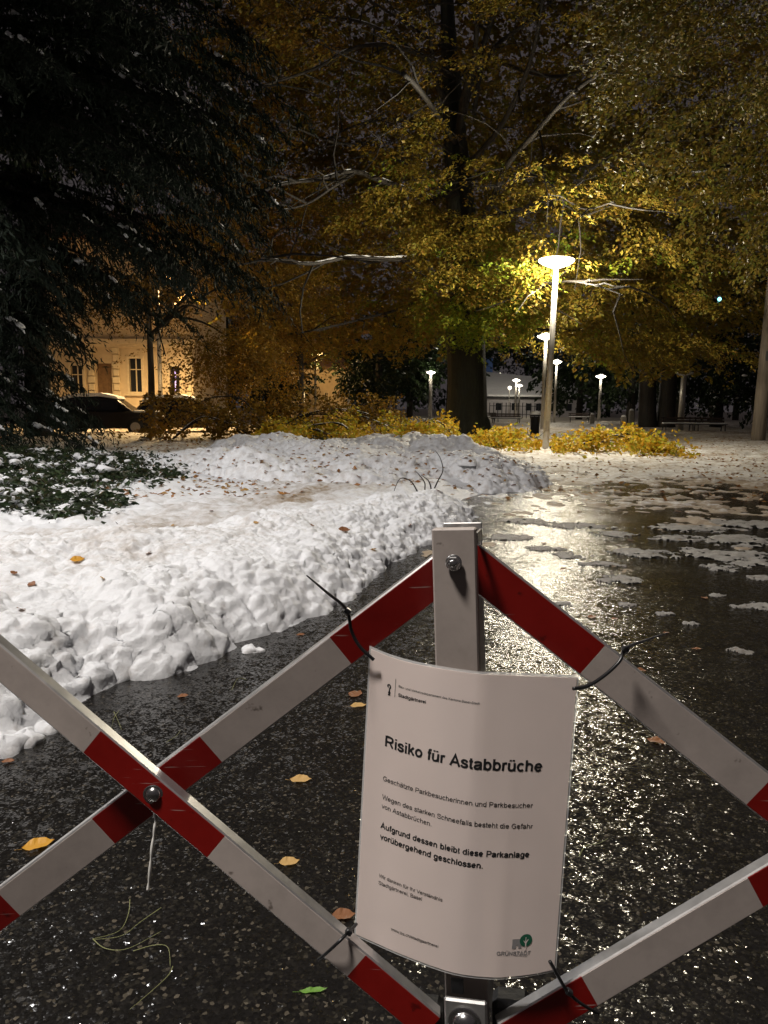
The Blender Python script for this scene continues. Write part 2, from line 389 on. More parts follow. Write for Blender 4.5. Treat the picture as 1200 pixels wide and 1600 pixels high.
LB = G(852, 706)
LEAN = 0.018
park_lamp(LB, 5.35, 'tall lit park lamp nearest the barrier, rising behind the yellow fallen branch', power=2900, lean=(LEAN, 0), head=.50, snow=False, up=.4)
park_lamp((PY(847, 668, 43).x, 43, 0), 5.3, 'lit park lamp standing half hidden behind the tallest lamp pole', power=900, lean=(.004, 0), head=.50, pole_r=.10)
park_lamp((PY(866, 655, 66).x, 66, 0), 5.3, 'small lit lamp just past the tallest lamp pole, below the second lamp', power=900, head=.45, pole_r=.1)
park_lamp((PY(672, 650, 86).x, 86, 0), 5.2, 'small lit lamp directly beside the big beech trunk', power=1100, head=.52, pole_r=.2)
park_lamp((PY(805, 645, 97).x, 97, 0), 4.8, 'far lit lamp, nearer of the close pair beyond the benches', power=1000, head=.5, pole_r=.14)
park_lamp((PY(810, 645, 112).x, 112, 0), 4.6, 'far lit lamp, smaller of the close pair beyond the benches', power=700, head=.5, pole_r=.14)
park_lamp((PY(936, 645, 78).x, 78, 0), 4.6, 'small snow capped lamp between two dark trees', power=600, head=.52, pole_r=.14)
park_lamp((PY(1063, 662, 43).x, 43, 0), 3.35, 'unlit flat topped lamp with snow cap behind the benches', lit=False, head=.52, pole_r=.16, lean=(.012, 0))

def mast_lamp(base, H, arm, label, power, col, spot, glow, group=None, soft=.3):
    base = Vector(base); root = empty('street_lamp', base); arm = Vector((arm[0], arm[1], 0))
    p = MB(); p.tube([base, base + Vector((0, 0, H * .6)), base + Vector((0, 0, H))], [.11, .09, .07], 12); p.build('mast', MT['lampmetal'], root, True)
    a = MB(); a.tube([base + Vector((0, 0, H - .1)), base + Vector((0, 0, H + .12)) + arm * .5, base + Vector((0, 0, H + .15)) + arm], .04, 8); a.build('arm', MT['lampmetal'], root, True)
    e = base + arm + Vector((0, 0, H + .12))
    h = MB(); h.lathe([(.30, -.02), (.31, .02), (.2, .1), (.04, .14)], Matrix.Translation(e), 20); h.build('lamp_housing', MT['lampshade'], root, True)
    g = MB(); g.lathe([(.05, -.10), (.18, -.08), (.28, -.03), (.285, -.022)], Matrix.Translation(e), 20); g.build('diffuser', glow, root, True)
    l = point_light('lamp_light', e - Vector((0, 0, .22)), power, col, root, spot, soft)
    return tag(root, label, 'street lamp', group)
# an assumed street lamp out of view, and the sodium lamp by the cream house
mast_lamp((-5.2, -2.4, 0), 8.6, (2.4, 1.6), 'tall assumed unseen street lamp lighting the near snow and barrier', 3500, (1, .93, .86), 156, MT['lampglow'], soft=.6)  # assumed lamp, unseen, added to light the near snow and barrier from above
mast_lamp((-10.2, 5.0, 0), 8.6, (2.4, 0.5), 'added unseen lamp beside the lawn, brightening the far snow bank', 3000, (1, .97, .95), 140, MT['lampglow'], soft=.6)  # invented lamp out of view, added to lift the far bank and shrub snow
SL = PY(262, 432, 35)
mast_lamp((SL.x - .2, 34.0, 0), SL.z - .1, (.2, 1.2), 'orange sodium street lamp among the leaves before the cream house', 7600, (1, .66, .29), 150, MT['orangeglow'])

# ------------------------------------------------------------------ ground, path, snow
def plane(name, pts, m, z):
    me = bpy.data.meshes.new(name); me.from_pydata([(x, y, z) for x, y in pts], [], [tuple(range(len(pts)))]); me.update()
    return tag(link(name, me, m), kind='structure')
plane('ground', [(-300, -60), (300, -60), (300, 500), (-300, 500)], MT['lawn'], -.06)
plane('asphalt_path', [(-9, -9), (16, -9), (16, 26), (-9, 26)], MT['asphalt'], 0.0)

toe_px = [(-260, 1290), (-60, 1180), (20, 1150), (60, 1128), (128, 1088), (165, 1062), (250, 1052), (335, 1032), (372, 1000), (440, 985), (520, 955), (560, 915), (600, 885), (640, 862), (690, 845), (742, 812)]
TOE = [(G(x, y).x, G(x, y).y) for x, y in toe_px]
BACK = [(1.02, 9.1), (.35, 8.9), (-.5, 8.0), (-1.15, 6.9), (-1.9, 6.0), (-2.7, 5.4), (-3.6, 4.9), (-4.3, 4.2), (-4.3, 2.4), (-3.4, 1.5)]
POLY1 = TOE + BACK
B2 = [(-3.2, 11.6), (-2.4, 10.7), (-1.2, 10.3), (-.3, 10.25), (.25, 10.6), (.7, 11.2), (1.05, 11.0), (1.5, 10.7), (2.15, 10.9), (2.5, 11.6), (2.75, 12.8), (3.1, 14.5), (3.3, 17.0), (1.5, 18.6), (-1.5, 18.8), (-4.2, 17.4), (-5.2, 14.6), (-4.4, 12.8)]
def sdist(x, y, poly):
    P = np.array(poly); inside = np.zeros(x.shape, bool); best = np.full(x.shape, 1e9)
    for i in range(len(P)):
        a = P[i]; b = P[(i + 1) % len(P)]; ab = b - a
        t = np.clip(((x - a[0]) * ab[0] + (y - a[1]) * ab[1]) / (ab @ ab + 1e-9), 0, 1)
        best = np.minimum(best, np.hypot(x - a[0] - t * ab[0], y - a[1] - t * ab[1]))
        c = ((a[1] > y) != (b[1] > y)) & (x < (b[0] - a[0]) * (y - a[1]) / (b[1] - a[1] + 1e-12) + a[0])
        inside ^= c
    return np.where(inside, best, -best)
def grid_faces(nr, nc, keep=None):
    i = np.arange(nr * nc).reshape(nr, nc)
    F = np.stack([i[:-1, :-1], i[:-1, 1:], i[1:, 1:], i[1:, :-1]], -1).reshape(-1, 4)
    return F if keep is None else F[keep[F].all(1)]
def compact(V, F):
    u, inv = np.unique(F, return_inverse=True)
    return V[u], inv.reshape(F.shape), u
def displaced(X, Y, Z, D):        # push a height field along its own normal
    gy, gx = np.gradient(Z); dxx = np.gradient(X, axis=1); dyy = np.gradient(Y, axis=0)
    nx = -gx / dxx; ny = -gy / dyy; l = np.sqrt(nx ** 2 + ny ** 2 + 1)
    return np.stack([X + nx / l * D, Y + ny / l * D, Z + D / l], -1)
def add_attr(me, name, vals):
    a = me.attributes.new(name, 'FLOAT', 'POINT'); a.data.foreach_set('value', np.asarray(vals, np.float32))

def bank(name, poly, step, H, rise, seed, label, rough=1.0, dirtf=None, inward=(-.92, .38), ragged=.16, vary=(.72, .56), taper=False):
    P = np.array(poly); x = np.arange(P[:, 0].min() - .3, P[:, 0].max() + .3, step); y = np.arange(P[:, 1].min() - .3, P[:, 1].max() + .3, step)
    X, Y = np.meshgrid(x, y)
    S = sdist(X, Y, poly) + ragged * (fbm(X * 2.6, Y * 2.6, seed) - .5) + .07 * (lumps(X, Y, .13, seed + 9) - .35)
    hh = H * (vary[0] + vary[1] * fbm(X * .9 + 3, Y * .9, seed + 3, 3))
    if taper: hh = hh * np.clip((3.4 - X) / 1.7, .3, 1)
    s = np.maximum(S, 0)
    Z = hh * (1 - np.exp(-(s / rise) ** 1.15)) + .10 * (fbm(X * 2.2, Y * 2.2, seed + 5) - .5) * np.minimum(1, s / .3)
    Z = np.where(S < 0, S * .9, Z)
    X0, Y0 = X, Y; X = X + inward[0] * Z * 1.3; Y = Y + inward[1] * Z * 1.3      # measure lumps along the slope, not in plan
    rm = np.clip(.35 + 1.5 * (fbm(X * 1.3, Y * 1.3, seed + 7) - .32), .15, 1.1) * rough
    edge = np.clip(S / .05 + .6, 0, 1)
    def billow(f, o):
        t = 0; a_ = 1.0; n_ = 0
        for k in range(o): t = t + a_ * np.abs(2 * vnoise(X * f * 2 ** k + 5.1 * k, Y * f * 2 ** k + 2.7 * k, seed + 60 + k) - 1); n_ += a_; a_ *= .62
        return t / n_
    wx = X + .06 * (fbm(X * 8, Y * 8, seed + 51) - .5); wy = Y + .06 * (fbm(X * 8 + 9, Y * 8, seed + 52) - .5)
    sel = fbm(X * 3.3, Y * 3.3, seed + 53); s2 = np.clip((sel - .44) * 9, 0, 1); s3 = np.clip((fbm(X * 6, Y * 6, seed + 54) - .46) * 9, 0, 1)
    D = (.075 * (billow(4.5, 5) - .3) + .040 * lumps(wx + .4, wy, .12, seed + 21) * s2 + .024 * lumps(wx, wy, .05, seed + 31) * s3 + .014 * lumps(wx, wy, .028, seed + 33)
         + .030 * (billow(24, 3) - .3)) * edge * (.35 + .65 * rm)
    X, Y = X0, Y0
    V = displaced(X, Y, Z, D).reshape(-1, 3)
    F = grid_faces(len(y), len(x), (S > -.10).ravel())
    V2, F2, u = compact(V, F); me = np_mesh(name, V2, F2)
    dd = np.zeros(X.size) if dirtf is None else dirtf(X, Y, S).ravel()
    add_attr(me, 'dirt', dd[u])
    return tag(link(name, me, MT['snow'], None, True), label, 'snow bank')
bank('snow_bank', POLY1, .0112, .35, .31, 3, 'long bank of shovelled white snow along the asphalt, closest to the barrier', dirtf=lambda X, Y, S: np.clip((S - .55) * .7, 0, .22) * fbm(X * 2, Y * 2, 77) * 1.6 - .05)
bank('snow_bank', B2, .026, .36, .40, 57, 'lumpy snow bank farther off, in front of the yellow fallen branch', 1.9, inward=(0, 1), ragged=.8, vary=(.0, 2.1), taper=True, dirtf=lambda X, Y, S: .05 + .16 * (fbm(X * 2, Y * 2, 78) - .4) + .06 * np.clip((Y - 13) / 4, 0, 1))

# wide snow cover: lawn at the left and beyond, slush on the path at the right
us = np.linspace(-.83, .83, 435); ys = np.exp(np.linspace(math.log(2.2), math.log(62), 590))
U, Yg = np.meshgrid(us, ys); Xg = U * (Yg + 1.0)
s1 = sdist(Xg, Yg, TOE + [(1.5, 10), (2.3, 11.5), (2.6, 14), (4.0, 19), (3.0, 30), (-40, 30), (-40, 1.0)])
nz = fbm(Xg * .55, Yg * .9, 5); nf = fbm(Xg * 3.1, Yg * 3.1, 15, 5)
left = np.clip((s1 - .45) / .6, -1, 1) * .11
qr = (Yg - 10.9 - .12 * np.abs(Xg - 3.0)) / 5.0 + 1.5 * (nz - .5) + 2.2 * (nf - .5) + .25 * np.clip((Xg - 5.5) / 3, -1, 1)
nh = fbm(Xg * 8, Yg * 6, 25, 3)
qr = qr + 1.9 * (nh - .5)
right = np.clip(qr, -1, .9) * .024
cov = np.clip((Yg - 17) / 4, 0, 1) * .05
Hh = np.maximum(np.maximum(left, right), cov + .02 * (nf - .5) - .05 * (cov <= 0))
lam = np.clip(1.6 / np.sqrt(Yg), .2, 1)
onlawn = np.clip((s1 - .2) / .8, 0, 1) * (Yg < 19); tall = .35 + .65 * np.maximum(onlawn, np.clip((Yg - 15) / 5, 0, 1))
det = tall * (.05 * lumps(Xg, Yg, .26, 61) + .04 * lumps(Xg, Yg, .12, 71) * (Yg < 30)) + .05 * onlawn * (np.abs(2 * fbm(Xg * 4, Yg * 4, 171, 4) - 1)) + .02 * (fbm(Xg * 6, Yg * 6, 81) - .5) + .06 * (fbm(Xg * 1.2, Yg * 1.2, 91) - .5)
Zg = Hh + det * np.clip((Hh + .012) / .04, 0, 1)
dirt = np.where((s1 > 0) & (Yg < 17), (.36 * np.clip(1 - np.abs(s1 - 2.1) / 1.2, 0, 1) + .08), .36 + .38 * np.clip(1 - qr / .6, 0, 1) * (Yg < 19)) + .55 * (nf - .5) - .12
dirt = dirt + .14 * np.clip((Yg - 22) / 8, 0, 1) + .12 * (fbm(Xg * .7 + 3, Yg * .7, 33) - .5) * 2
me = np_mesh('snow_cover', np.stack([Xg, Yg, Zg], -1).reshape(-1, 3), grid_faces(len(ys), len(us)))
add_attr(me, 'dirt', dirt.ravel()); tag(link('snow_cover', me, MT['snow'], None, True), kind='structure')
def snow_z(x, y):
    i = np.clip(np.searchsorted(ys, y), 0, len(ys) - 1); j = np.clip(np.searchsorted(us, x / (y + 1.0)), 0, len(us) - 1)
    return float(max(Zg[i, j], 0))

# ------------------------------------------------------------------ foliage generators
def leaf_quads(C, A, Nn, size, wid=.62):      # C centres, A axes, Nn normals, size per leaf
    A = A / np.linalg.norm(A, axis=1, keepdims=True); B = np.cross(Nn, A); B /= (np.linalg.norm(B, axis=1, keepdims=True) + 1e-9)
    Nn = np.cross(A, B); s = size[:, None]
    V = np.stack([C - A * s * .5, C + B * s * wid * .5 + Nn * s * .10, C + A * s * .5, C - B * s * wid * .5 + Nn * s * .10], 1)
    return V.reshape(-1, 3), np.arange(len(C) * 4).reshape(-1, 4)
def leaf_mesh(name, C, A, Nn, size, wid=.62):
    V, F = leaf_quads(C, A, Nn, size, wid); return np_mesh(name, V, F)
def sprays(centres, outd, per, Ls, Ws, leaf, rng, droop=.25, tilt=.45):
    n = len(centres); z = np.array([0, 0, 1.0])
    d = outd + rng.normal(0, .35, (n, 3)) * np.array([1, 1, .5]); d[:, 2] -= droop; d /= np.linalg.norm(d, axis=1, keepdims=True)
    up = z + rng.normal(0, .22, (n, 3)); side = np.cross(up, d); side /= np.linalg.norm(side, axis=1, keepdims=True); up = np.cross(d, side)
    s = rng.uniform(-1, 1, (n, per)); t = rng.uniform(-1, 1, (n, per)) * (1 - .55 * np.abs(s + .15))
    L_ = (Ls * rng.uniform(.6, 1.3, n))[:, None]; W_ = (Ws * rng.uniform(.6, 1.3, n))[:, None]
    C = centres[:, None, :] + d[:, None, :] * (s * L_)[..., None] + side[:, None, :] * (t * W_)[..., None] + up[:, None, :] * (rng.normal(0, .06, (n, per)) - .12 * (s ** 2 + t ** 2) * Ls)[..., None]
    A = d[:, None, :] * .7 + side[:, None, :] * np.sign(t)[..., None] * .7 + rng.normal(0, .35, (n, per, 3)); A[..., 2] -= .2
    Nn = up[:, None, :] + rng.normal(0, tilt, (n, per, 3))
    sz = leaf * rng.uniform(.65, 1.3, (n, per))
    return C.reshape(-1, 3), A.reshape(-1, 3), Nn.reshape(-1, 3), sz.ravel()
# sight lines kept open round lamp heads: the park prunes branches away from its lamps
LAMPS = [(875, 408, 20.6, 46), (853, 528, 43, 20), (868, 566, 66, 14), (672, 583, 86, 18), (806, 597, 97, 16), (938, 590, 78, 16), (1122, 468, 60, 7)]
def clear_of_lamps(C, extra=1.0):
    px, py, d = proj(C); k = np.ones(len(C), bool)
    for lx, ly, ld, r in LAMPS: k &= ~((np.hypot(px - lx, py - ly) < r * extra) & (d < ld + .5))
    k &= ~((np.abs(px - 864) < 16) & (py > 400) & (py < 700) & (d < 21))
    return k

def clump(mb, p, w_, d, pr, n=3):      # a dollop of settled snow: a few fused uneven blobs along d
    for k in range(n):
        c = Vector(p) + d * pr.uniform(-.8, .8) + Vector((pr.uniform(-.4, .4) * w_, pr.uniform(-.4, .4) * w_, pr.uniform(-.15, .15) * w_)); r = w_ * pr.uniform(.45, 1.0)
        a, b_ = pr.uniform(.7, 1.5), pr.uniform(.7, 1.3); ph = pr.uniform(0, 6); V = []; F = []; nu = 7
        for j, t in enumerate((-1.2, -.45, .25, .85, 1.35)):
            for i in range(nu):
                q = 2 * math.pi * i / nu + ph; rr = r * math.cos(t) * (1 + .28 * math.sin(2.3 * q + j + ph)); V.append(c + Vector((math.cos(q) * rr * a, math.sin(q) * rr * b_, math.sin(t) * r * .55 + d.z * math.cos(q) * .3)))
        for j in range(4):
            for i in range(nu): F.append((j * nu + i, j * nu + (i + 1) % nu, (j + 1) * nu + (i + 1) % nu, (j + 1) * nu + i))
        F.append(tuple(range(nu))[::-1]); F.append(tuple(4 * nu + i for i in range(nu))); mb.add(V, F)
def branch_tree(root, segs, mats, name='branch'):
    for pts, r0, r1, nm in segs:
        c = catmull(pts, 5); n = len(c)
        b = MB(); b.tube(c, [r0 + (r1 - r0) * i / (n - 1) for i in range(n)], 7); b.build(nm, mats, root, True)
def snow_line(root, pts, r0, r1, rng):
    c = catmull(pts, 6); n = len(c); b = MB()
    q = [p + Vector((0, 0, (r0 + (r1 - r0) * i / (n - 1)) * .75)) for i, p in enumerate(c)]
    rr = [max(.012, (r0 + (r1 - r0) * i / (n - 1)) * .62 * rng.uniform(.6, 1.15)) for i in range(n)]
    b.tube(q, rr, 6); return b.build('snow_cap', MT['snow'], root, True)

# ------------------------------------------------------------------ the big beech
BT = 34.0
beech = empty('beech_tree', (PY(728, 672, BT).x, BT, 0))
tag(beech, 'huge old beech with dark mossy trunk and brown yellow crown', 'tree')
def bp(px, py, Y): return PY(px, py, Y)
tb = Vector(beech.location)
trunk = MB()
ring = 14; tp = [(tb + Vector((0, 0, -.2)), 1.25), (tb + Vector((0, 0, .25)), 1.05), (tb + Vector((0, 0, .9)), .90), (tb + Vector((0, 0, 2.2)), .84), (bp(727, 520, BT), .82), (bp(724, 430, BT), .72), (bp(720, 330, BT), .6), (bp(712, 230, BT), .5), (bp(706, 140, BT), .4), (bp(700, 40, BT), .3), (bp(694, -120, BT), .18)]
cc = catmull([p for p, _ in tp], 5); rr_ = np.interp(np.linspace(0, len(tp) - 1, len(cc)), range(len(tp)), [r for _, r in tp])
TV = []; nr = 28
for i, p in enumerate(cc):
    for k in range(nr):
        a = 2 * math.pi * k / nr
        fl = 1 + (.16 * math.sin(5 * a + 1) + .09 * math.sin(9 * a)) * (1.0 if i < 10 else .45) * (1.6 if i < 4 else 1)
        TV.append((p.x + math.cos(a) * rr_[i] * fl, p.y + math.sin(a) * rr_[i] * fl, p.z))
TF = [(i * nr + k, i * nr + (k + 1) % nr, (i + 1) * nr + (k + 1) % nr, (i + 1) * nr + k) for i in range(len(cc) - 1) for k in range(nr)]
trunk.add(TV, TF); trunk.build('trunk', MT['beechbark'], beech, True)
def PL(lst): return [bp(x, y, 34 - (34 - Y) * 1.85) for x, y, Y in lst]
limbs = [
    ([(712, 230, 34), (735, 130, 33.5), (765, 40, 33), (790, -60, 32)], .34, .16),
    ([(740, 180, 33.5), (760, 90, 33), (830, 30, 32), (900, -30, 31)], .2, .1),
    ([(706, 120, 34), (690, 112, 33), (655, 85, 32), (600, 70, 31), (545, 78, 30), (490, 108, 29), (400, 137, 28)], .17, .05),
    ([(680, 108, 33.6), (640, 75, 32), (585, 42, 31), (530, 28, 30), (485, 30, 29)], .12, .045),
    ([(720, 300, 34), (680, 310, 32.5), (640, 298, 31), (590, 280, 29.5), (550, 268, 28.5), (500, 280, 28), (440, 288, 27.5), (375, 312, 27)], .19, .05),
    ([(552, 272, 28.5), (520, 292, 28), (480, 318, 27.8), (428, 332, 27.5)], .09, .035),
    ([(720, 355, 34), (660, 400, 31), (600, 405, 29), (545, 402, 28), (490, 412, 27), (440, 408, 26.5), (408, 400, 26)], .15, .045),
    ([(724, 290, 34), (770, 268, 32), (800, 268, 30.5), (850, 280, 29), (905, 325, 28), (960, 315, 27)], .18, .05),
    ([(850, 282, 29), (885, 320, 28.6), (912, 338, 28.2)], .08, .04),
    ([(722, 380, 34), (760, 330, 31.5), (790, 262, 29.5), (830, 215, 28), (900, 140, 27), (1000, 80, 26)], .24, .08),
    ([(722, 420, 34), (780, 470, 31), (830, 455, 29), (880, 440, 28), (930, 446, 27), (975, 462, 26.5)], .15, .045),
    ([(722, 455, 34), (755, 480, 32), (790, 440, 30), (840, 400, 29)], .16, .06),
    ([(716, 250, 34), (640, 190, 32.5), (560, 195, 31.5), (510, 220, 31)], .13, .05),
    ([(715, 90, 34), (640, 40, 33), (560, -10, 31)], .14, .07),
    ([(724, 400, 34), (650, 470, 32), (560, 500, 30.5), (470, 520, 29)], .14, .05),
    ([(760, 90, 33), (860, 120, 31), (960, 100, 29), (1080, 130, 27)], .15, .06),
    ([(724, 430, 34), (800, 500, 35), (880, 520, 36), (960, 535, 37)], .13, .05),
    ([(712, 235, 34), (725, 150, 32.8), (742, 80, 31.8), (748, -20, 31)], .30, .14),
    ([(708, 190, 34), (680, 120, 32.8), (672, 40, 32), (660, -30, 31)], .24, .1),
    ([(716, 270, 34), (770, 215, 32), (812, 140, 30.5), (838, 60, 29.5), (850, -20, 29)], .22, .09),
    ([(720, 310, 34), (650, 268, 32), (590, 232, 30.5), (520, 222, 29.5), (440, 190, 28.5)], .16, .05),
    ([(722, 345, 34), (800, 330, 32), (880, 300, 30.5), (960, 240, 29), (1060, 220, 28)], .17, .05),
    ([(712, 225, 34), (690, 190, 30), (655, 140, 26), (630, 115, 25)], .16, .1),
]
srng = random.Random(5)
for i, (pts, r0, r1) in enumerate(limbs):
    P = PL(pts); c = catmull(P, 5); n = len(c)
    b = MB(); b.tube(c, [(r0 + (r1 - r0) * k / (n - 1)) * (.36 if i in (7, 8, 10, 11) else .66 if i in (2, 3, 4, 5, 6) else .54) for k in range(n)], 7)
    br = b.build('branch', MT['branchbark'], beech, True)
    if i in (2, 3, 4, 5, 6, 7): snow_line(br, P[1:], r0 * (.25 if i == 7 else .54), r1 * (.3 if i == 7 else .56), srng)
# twigs: thin crooked side shoots joined into one part
tw = MB(); rg = random.Random(9)
for pts, r0, r1 in limbs:
    c = catmull(PL(pts), 5)
    for k in range(4, len(c), 2):
        d = Vector((rg.uniform(-1, 1), rg.uniform(-1, .4), rg.uniform(-.5, .55))).normalized(); l = rg.uniform(1.2, 3.2); p = c[k]; q = [p]
        for j in range(4):
            d = (d + Vector((rg.uniform(-.4, .4), rg.uniform(-.4, .4), rg.uniform(-.3, .15)))).normalized(); q.append(q[-1] + d * l / 4)
        tw.tube(q, [.035, .03, .022, .014, .008], 4, False)
o = tw.build('twigs', MT['branchbark'], beech); o['kind'] = 'stuff'

def crown_points(n, c, rad, zlow, rng, front=None, gap=.42, gs=.33):
    out = []; tot = 0
    while tot < n:
        p = rng.uniform(-1, 1, (n * 2, 3)); r = np.linalg.norm(p, axis=1); k = (r < 1) & (rng.uniform(0, 1, len(p)) < (.25 + .75 * r ** 2))
        p = p[k] * np.array(rad) + np.array(c)
        k = p[:, 2] > zlow(p) + rng.normal(0, .25, len(p))
        g = fbm(p[:, 0] * gs + 31, p[:, 2] * gs * 1.5 + p[:, 1] * .21, 123, 3)
        k &= g > gap + rng.normal(0, .03, len(p))
        if front is not None: k &= front(p)
        p = p[k]; out.append(p); tot += len(p)
    return np.concatenate(out)[:n]
bc = np.array([tb.x + 1.0, 34.5, 12.0])
def zl(p):
    px, py, d = proj(p)
    low = np.interp(px, [200, 380, 480, 560, 640, 700, 760, 820, 900, 960, 1020, 1100], [4.2, 4.0, 4.0, 4.3, 4.6, 4.8, 5.0, 4.4, 4.0, 3.3, 3.0, 3.2])
    return low
rg1 = np.random.default_rng(21)
# flat drooping boughs: each a fan of sprays, tier above tier
bw = crown_points(445, bc, (14.5, 12.5, 13), zl, rg1, lambda p: (p[:, 1] > 21.5) & (p[:, 2] < 22.5), gap=.30)
bo_ = bw - bc; bo_[:, 2] = 0; bo_ = bo_ / (np.linalg.norm(bo_, axis=1, keepdims=True) + 1e-6) + rg1.normal(0, .4, bw.shape) * np.array([1, 1, 0]); bo_ /= np.linalg.norm(bo_, axis=1, keepdims=True)
bs_ = np.stack([-bo_[:, 1], bo_[:, 0], 0 * bo_[:, 0]], 1); M_ = 10
sa = rg1.uniform(-1, 1, (len(bw), M_)); sb_ = rg1.uniform(-1, 1, (len(bw), M_)) * (1.05 - .5 * sa)
bl_ = rg1.uniform(1.6, 2.9, (len(bw), 1))
cp = bw[:, None, :] + bo_[:, None, :] * (sa * bl_)[..., None] + bs_[:, None, :] * (sb_ * bl_ * .48)[..., None]
cp[..., 2] += -.16 * bl_ * (sa + .6) ** 2 - .10 * bl_ * sb_ ** 2 + rg1.normal(0, .07, sa.shape) + .25
cp = cp.reshape(-1, 3); cp = cp[(cp[:, 1] > 21.2) & (cp[:, 2] > zl(cp) - .3)]
# boughs hanging low in front of the trunk
hang = np.stack([rg1.uniform(-3.0, 3.8, 320) + tb.x, rg1.uniform(25, 31, 320), np.zeros(320)], 1)
hang[:, 2] = 3.75 + .22 * np.abs(hang[:, 0] - tb.x) ** 1.2 + rg1.uniform(0, 1, 320) ** 1.3 * 4.4
cp = np.concatenate([cp, hang])
px, py, dd = proj(cp)
# the stem stays readable through the upper crown
tx = np.interp(py, [0, 140, 230, 330], [700, 706, 712, 720])
cp = cp[~((np.abs(px - tx) < 34) & (py < 330) & (dd < 34) & (rg1.uniform(0, 1, len(cp)) < .8))]
od = cp - bc; od[:, 2] *= .3; od /= np.linalg.norm(od, axis=1, keepdims=True)
px, py, dd = proj(cp)
gr = np.exp(-(((px - 735) / 80) ** 2 + ((py - 505) / 55) ** 2)) + .12 * np.exp(-(((px - 820) / 260) ** 2 + ((py - 380) / 200) ** 2))
isg = rg1.uniform(0, 1, len(cp)) < gr
iso = ~isg & (rg1.uniform(0, 1, len(cp)) < np.clip((620 - px) / 330, 0, .8) + .12 * (py < 250))
for nm, sel, mt in (('crown', ~isg & ~iso, MT['beech']), ('amber_foliage', iso, MT['orangeleaf']), ('green_foliage', isg, MT['beechgreen'])):
    C, A, Nn, S = sprays(cp[sel], od[sel], 68, .95, .62, .13, rg1, droop=.32, tilt=.38)
    k = clear_of_lamps(C)
    o = link(nm, leaf_mesh(nm, C[k], A[k], Nn[k], S[k]), mt, beech); o['kind'] = 'stuff'

# far side of the crown: the same foliage, coarser
bp_ = crown_points(2000, bc + np.array([0, 4, 0]), (15, 9, 13), zl, rg1, lambda p: p[:, 1] > 36, gap=.25)
C, A, Nn, S = sprays(bp_, rg1.normal(0, 1, bp_.shape) * np.array([1, 1, .3]), 24, 1.4, 1.0, .36, rg1)
k = clear_of_lamps(C, 1.3); o = link('far_foliage', leaf_mesh('far_foliage', C[k], A[k], Nn[k], S[k]), MT['beech'], beech); o['kind'] = 'stuff'

# ------------------------------------------------------------------ tree overhanging from the right, slim tree by the parked cars
def small_tree(name, base, H, r, crown_c, crown_r, n, per, leaf, m, label, seed, zlow=lambda p: np.zeros(len(p)) + 2.6, lean=(0, 0), gap=.4, spr=(.8, .5), nbr=9, front=None, bark='branchbark'):
    rg = np.random.default_rng(seed); pr = random.Random(seed)
    root = empty(name, base); b0 = Vector(base); c = Vector(crown_c)
    top = b0 + Vector((lean[0] * H, lean[1] * H, H))
    t = MB(); k = catmull([b0 - Vector((0, 0, .1)), b0.lerp(top, .35) + Vector((.04, 0, 0)), b0.lerp(top, .7), top], 6)
    t.tube(k, [r * 1.3 if i == 0 else r * (1.05 - .75 * i / len(k)) for i in range(len(k))], 12); t.build('trunk', MT[bark], root, True)
    for i in range(nbr):
        a = b0.lerp(top, pr.uniform(.4, .95)); e = c + Vector((pr.uniform(-.85, .85) * crown_r[0], pr.uniform(-.85, .85) * crown_r[1], pr.uniform(-.7, .8) * crown_r[2]))
        mid = a.lerp(e, .5) + Vector((pr.uniform(-.3, .3), pr.uniform(-.3, .3), pr.uniform(.1, .7)))
        b = MB(); cc = catmull([a, mid, e], 6); b.tube(cc, [r * .42 * (1 - .85 * j / len(cc)) + .008 for j in range(len(cc))], 6); b.build('branch', MT['branchbark'], root, True)
    P = crown_points(n, crown_c, crown_r, zlow, rg, front, gap, .5); od = P - np.array(crown_c); od[:, 2] *= .3; od /= np.linalg.norm(od, axis=1, keepdims=True)
    C, A, Nn, S = sprays(P, od, per, spr[0], spr[1], leaf, rg)
    kk = clear_of_lamps(C); o = link('crown', leaf_mesh('crown', C[kk], A[kk], Nn[kk], S[kk]), m, root); o['kind'] = 'stuff'
    return tag(root, label, 'tree')
small_tree('overhanging_tree', (12.5, 14.0, 0), 9, .3, (8.2, 15, 8.6), (4.6, 4.5, 4.6), 800, 60, .105, MT['olivebrown'], 'brown leaved tree reaching in above the benches and grey mast', 31, lambda p: np.interp(proj(p)[0], [900, 1000, 1100, 1200], [8.2, 6.2, 4.6, 3.9]), gap=.42)
small_tree('young_tree', (PY(238, 690, 26).x, 26, 0), 7.5, .13, (PY(330, 500, 25.5).x, 25.5, 4.6), (3.9, 2.2, 3.0), 460, 50, .10, MT['orangeleaf'], 'slim tree with orange brown leaves before the cream house', 41, lambda p: np.interp(proj(p)[0], [180, 300, 330, 420, 520], [3.6, 1.9, 1.5, 1.6, 2.6]), gap=.42, bark='youngbark')
small_tree('young_tree', (PY(470, 675, 30).x, 30, 0), 6.5, .12, (PY(430, 560, 29).x, 29.5, 4.0), (2.6, 2.0, 2.4), 170, 55, .11, MT['orangeleaf'], 'bushy small tree with orange leaves between cream house and beech trunk', 43, lambda p: np.zeros(len(p)) + 1.9, gap=.46)

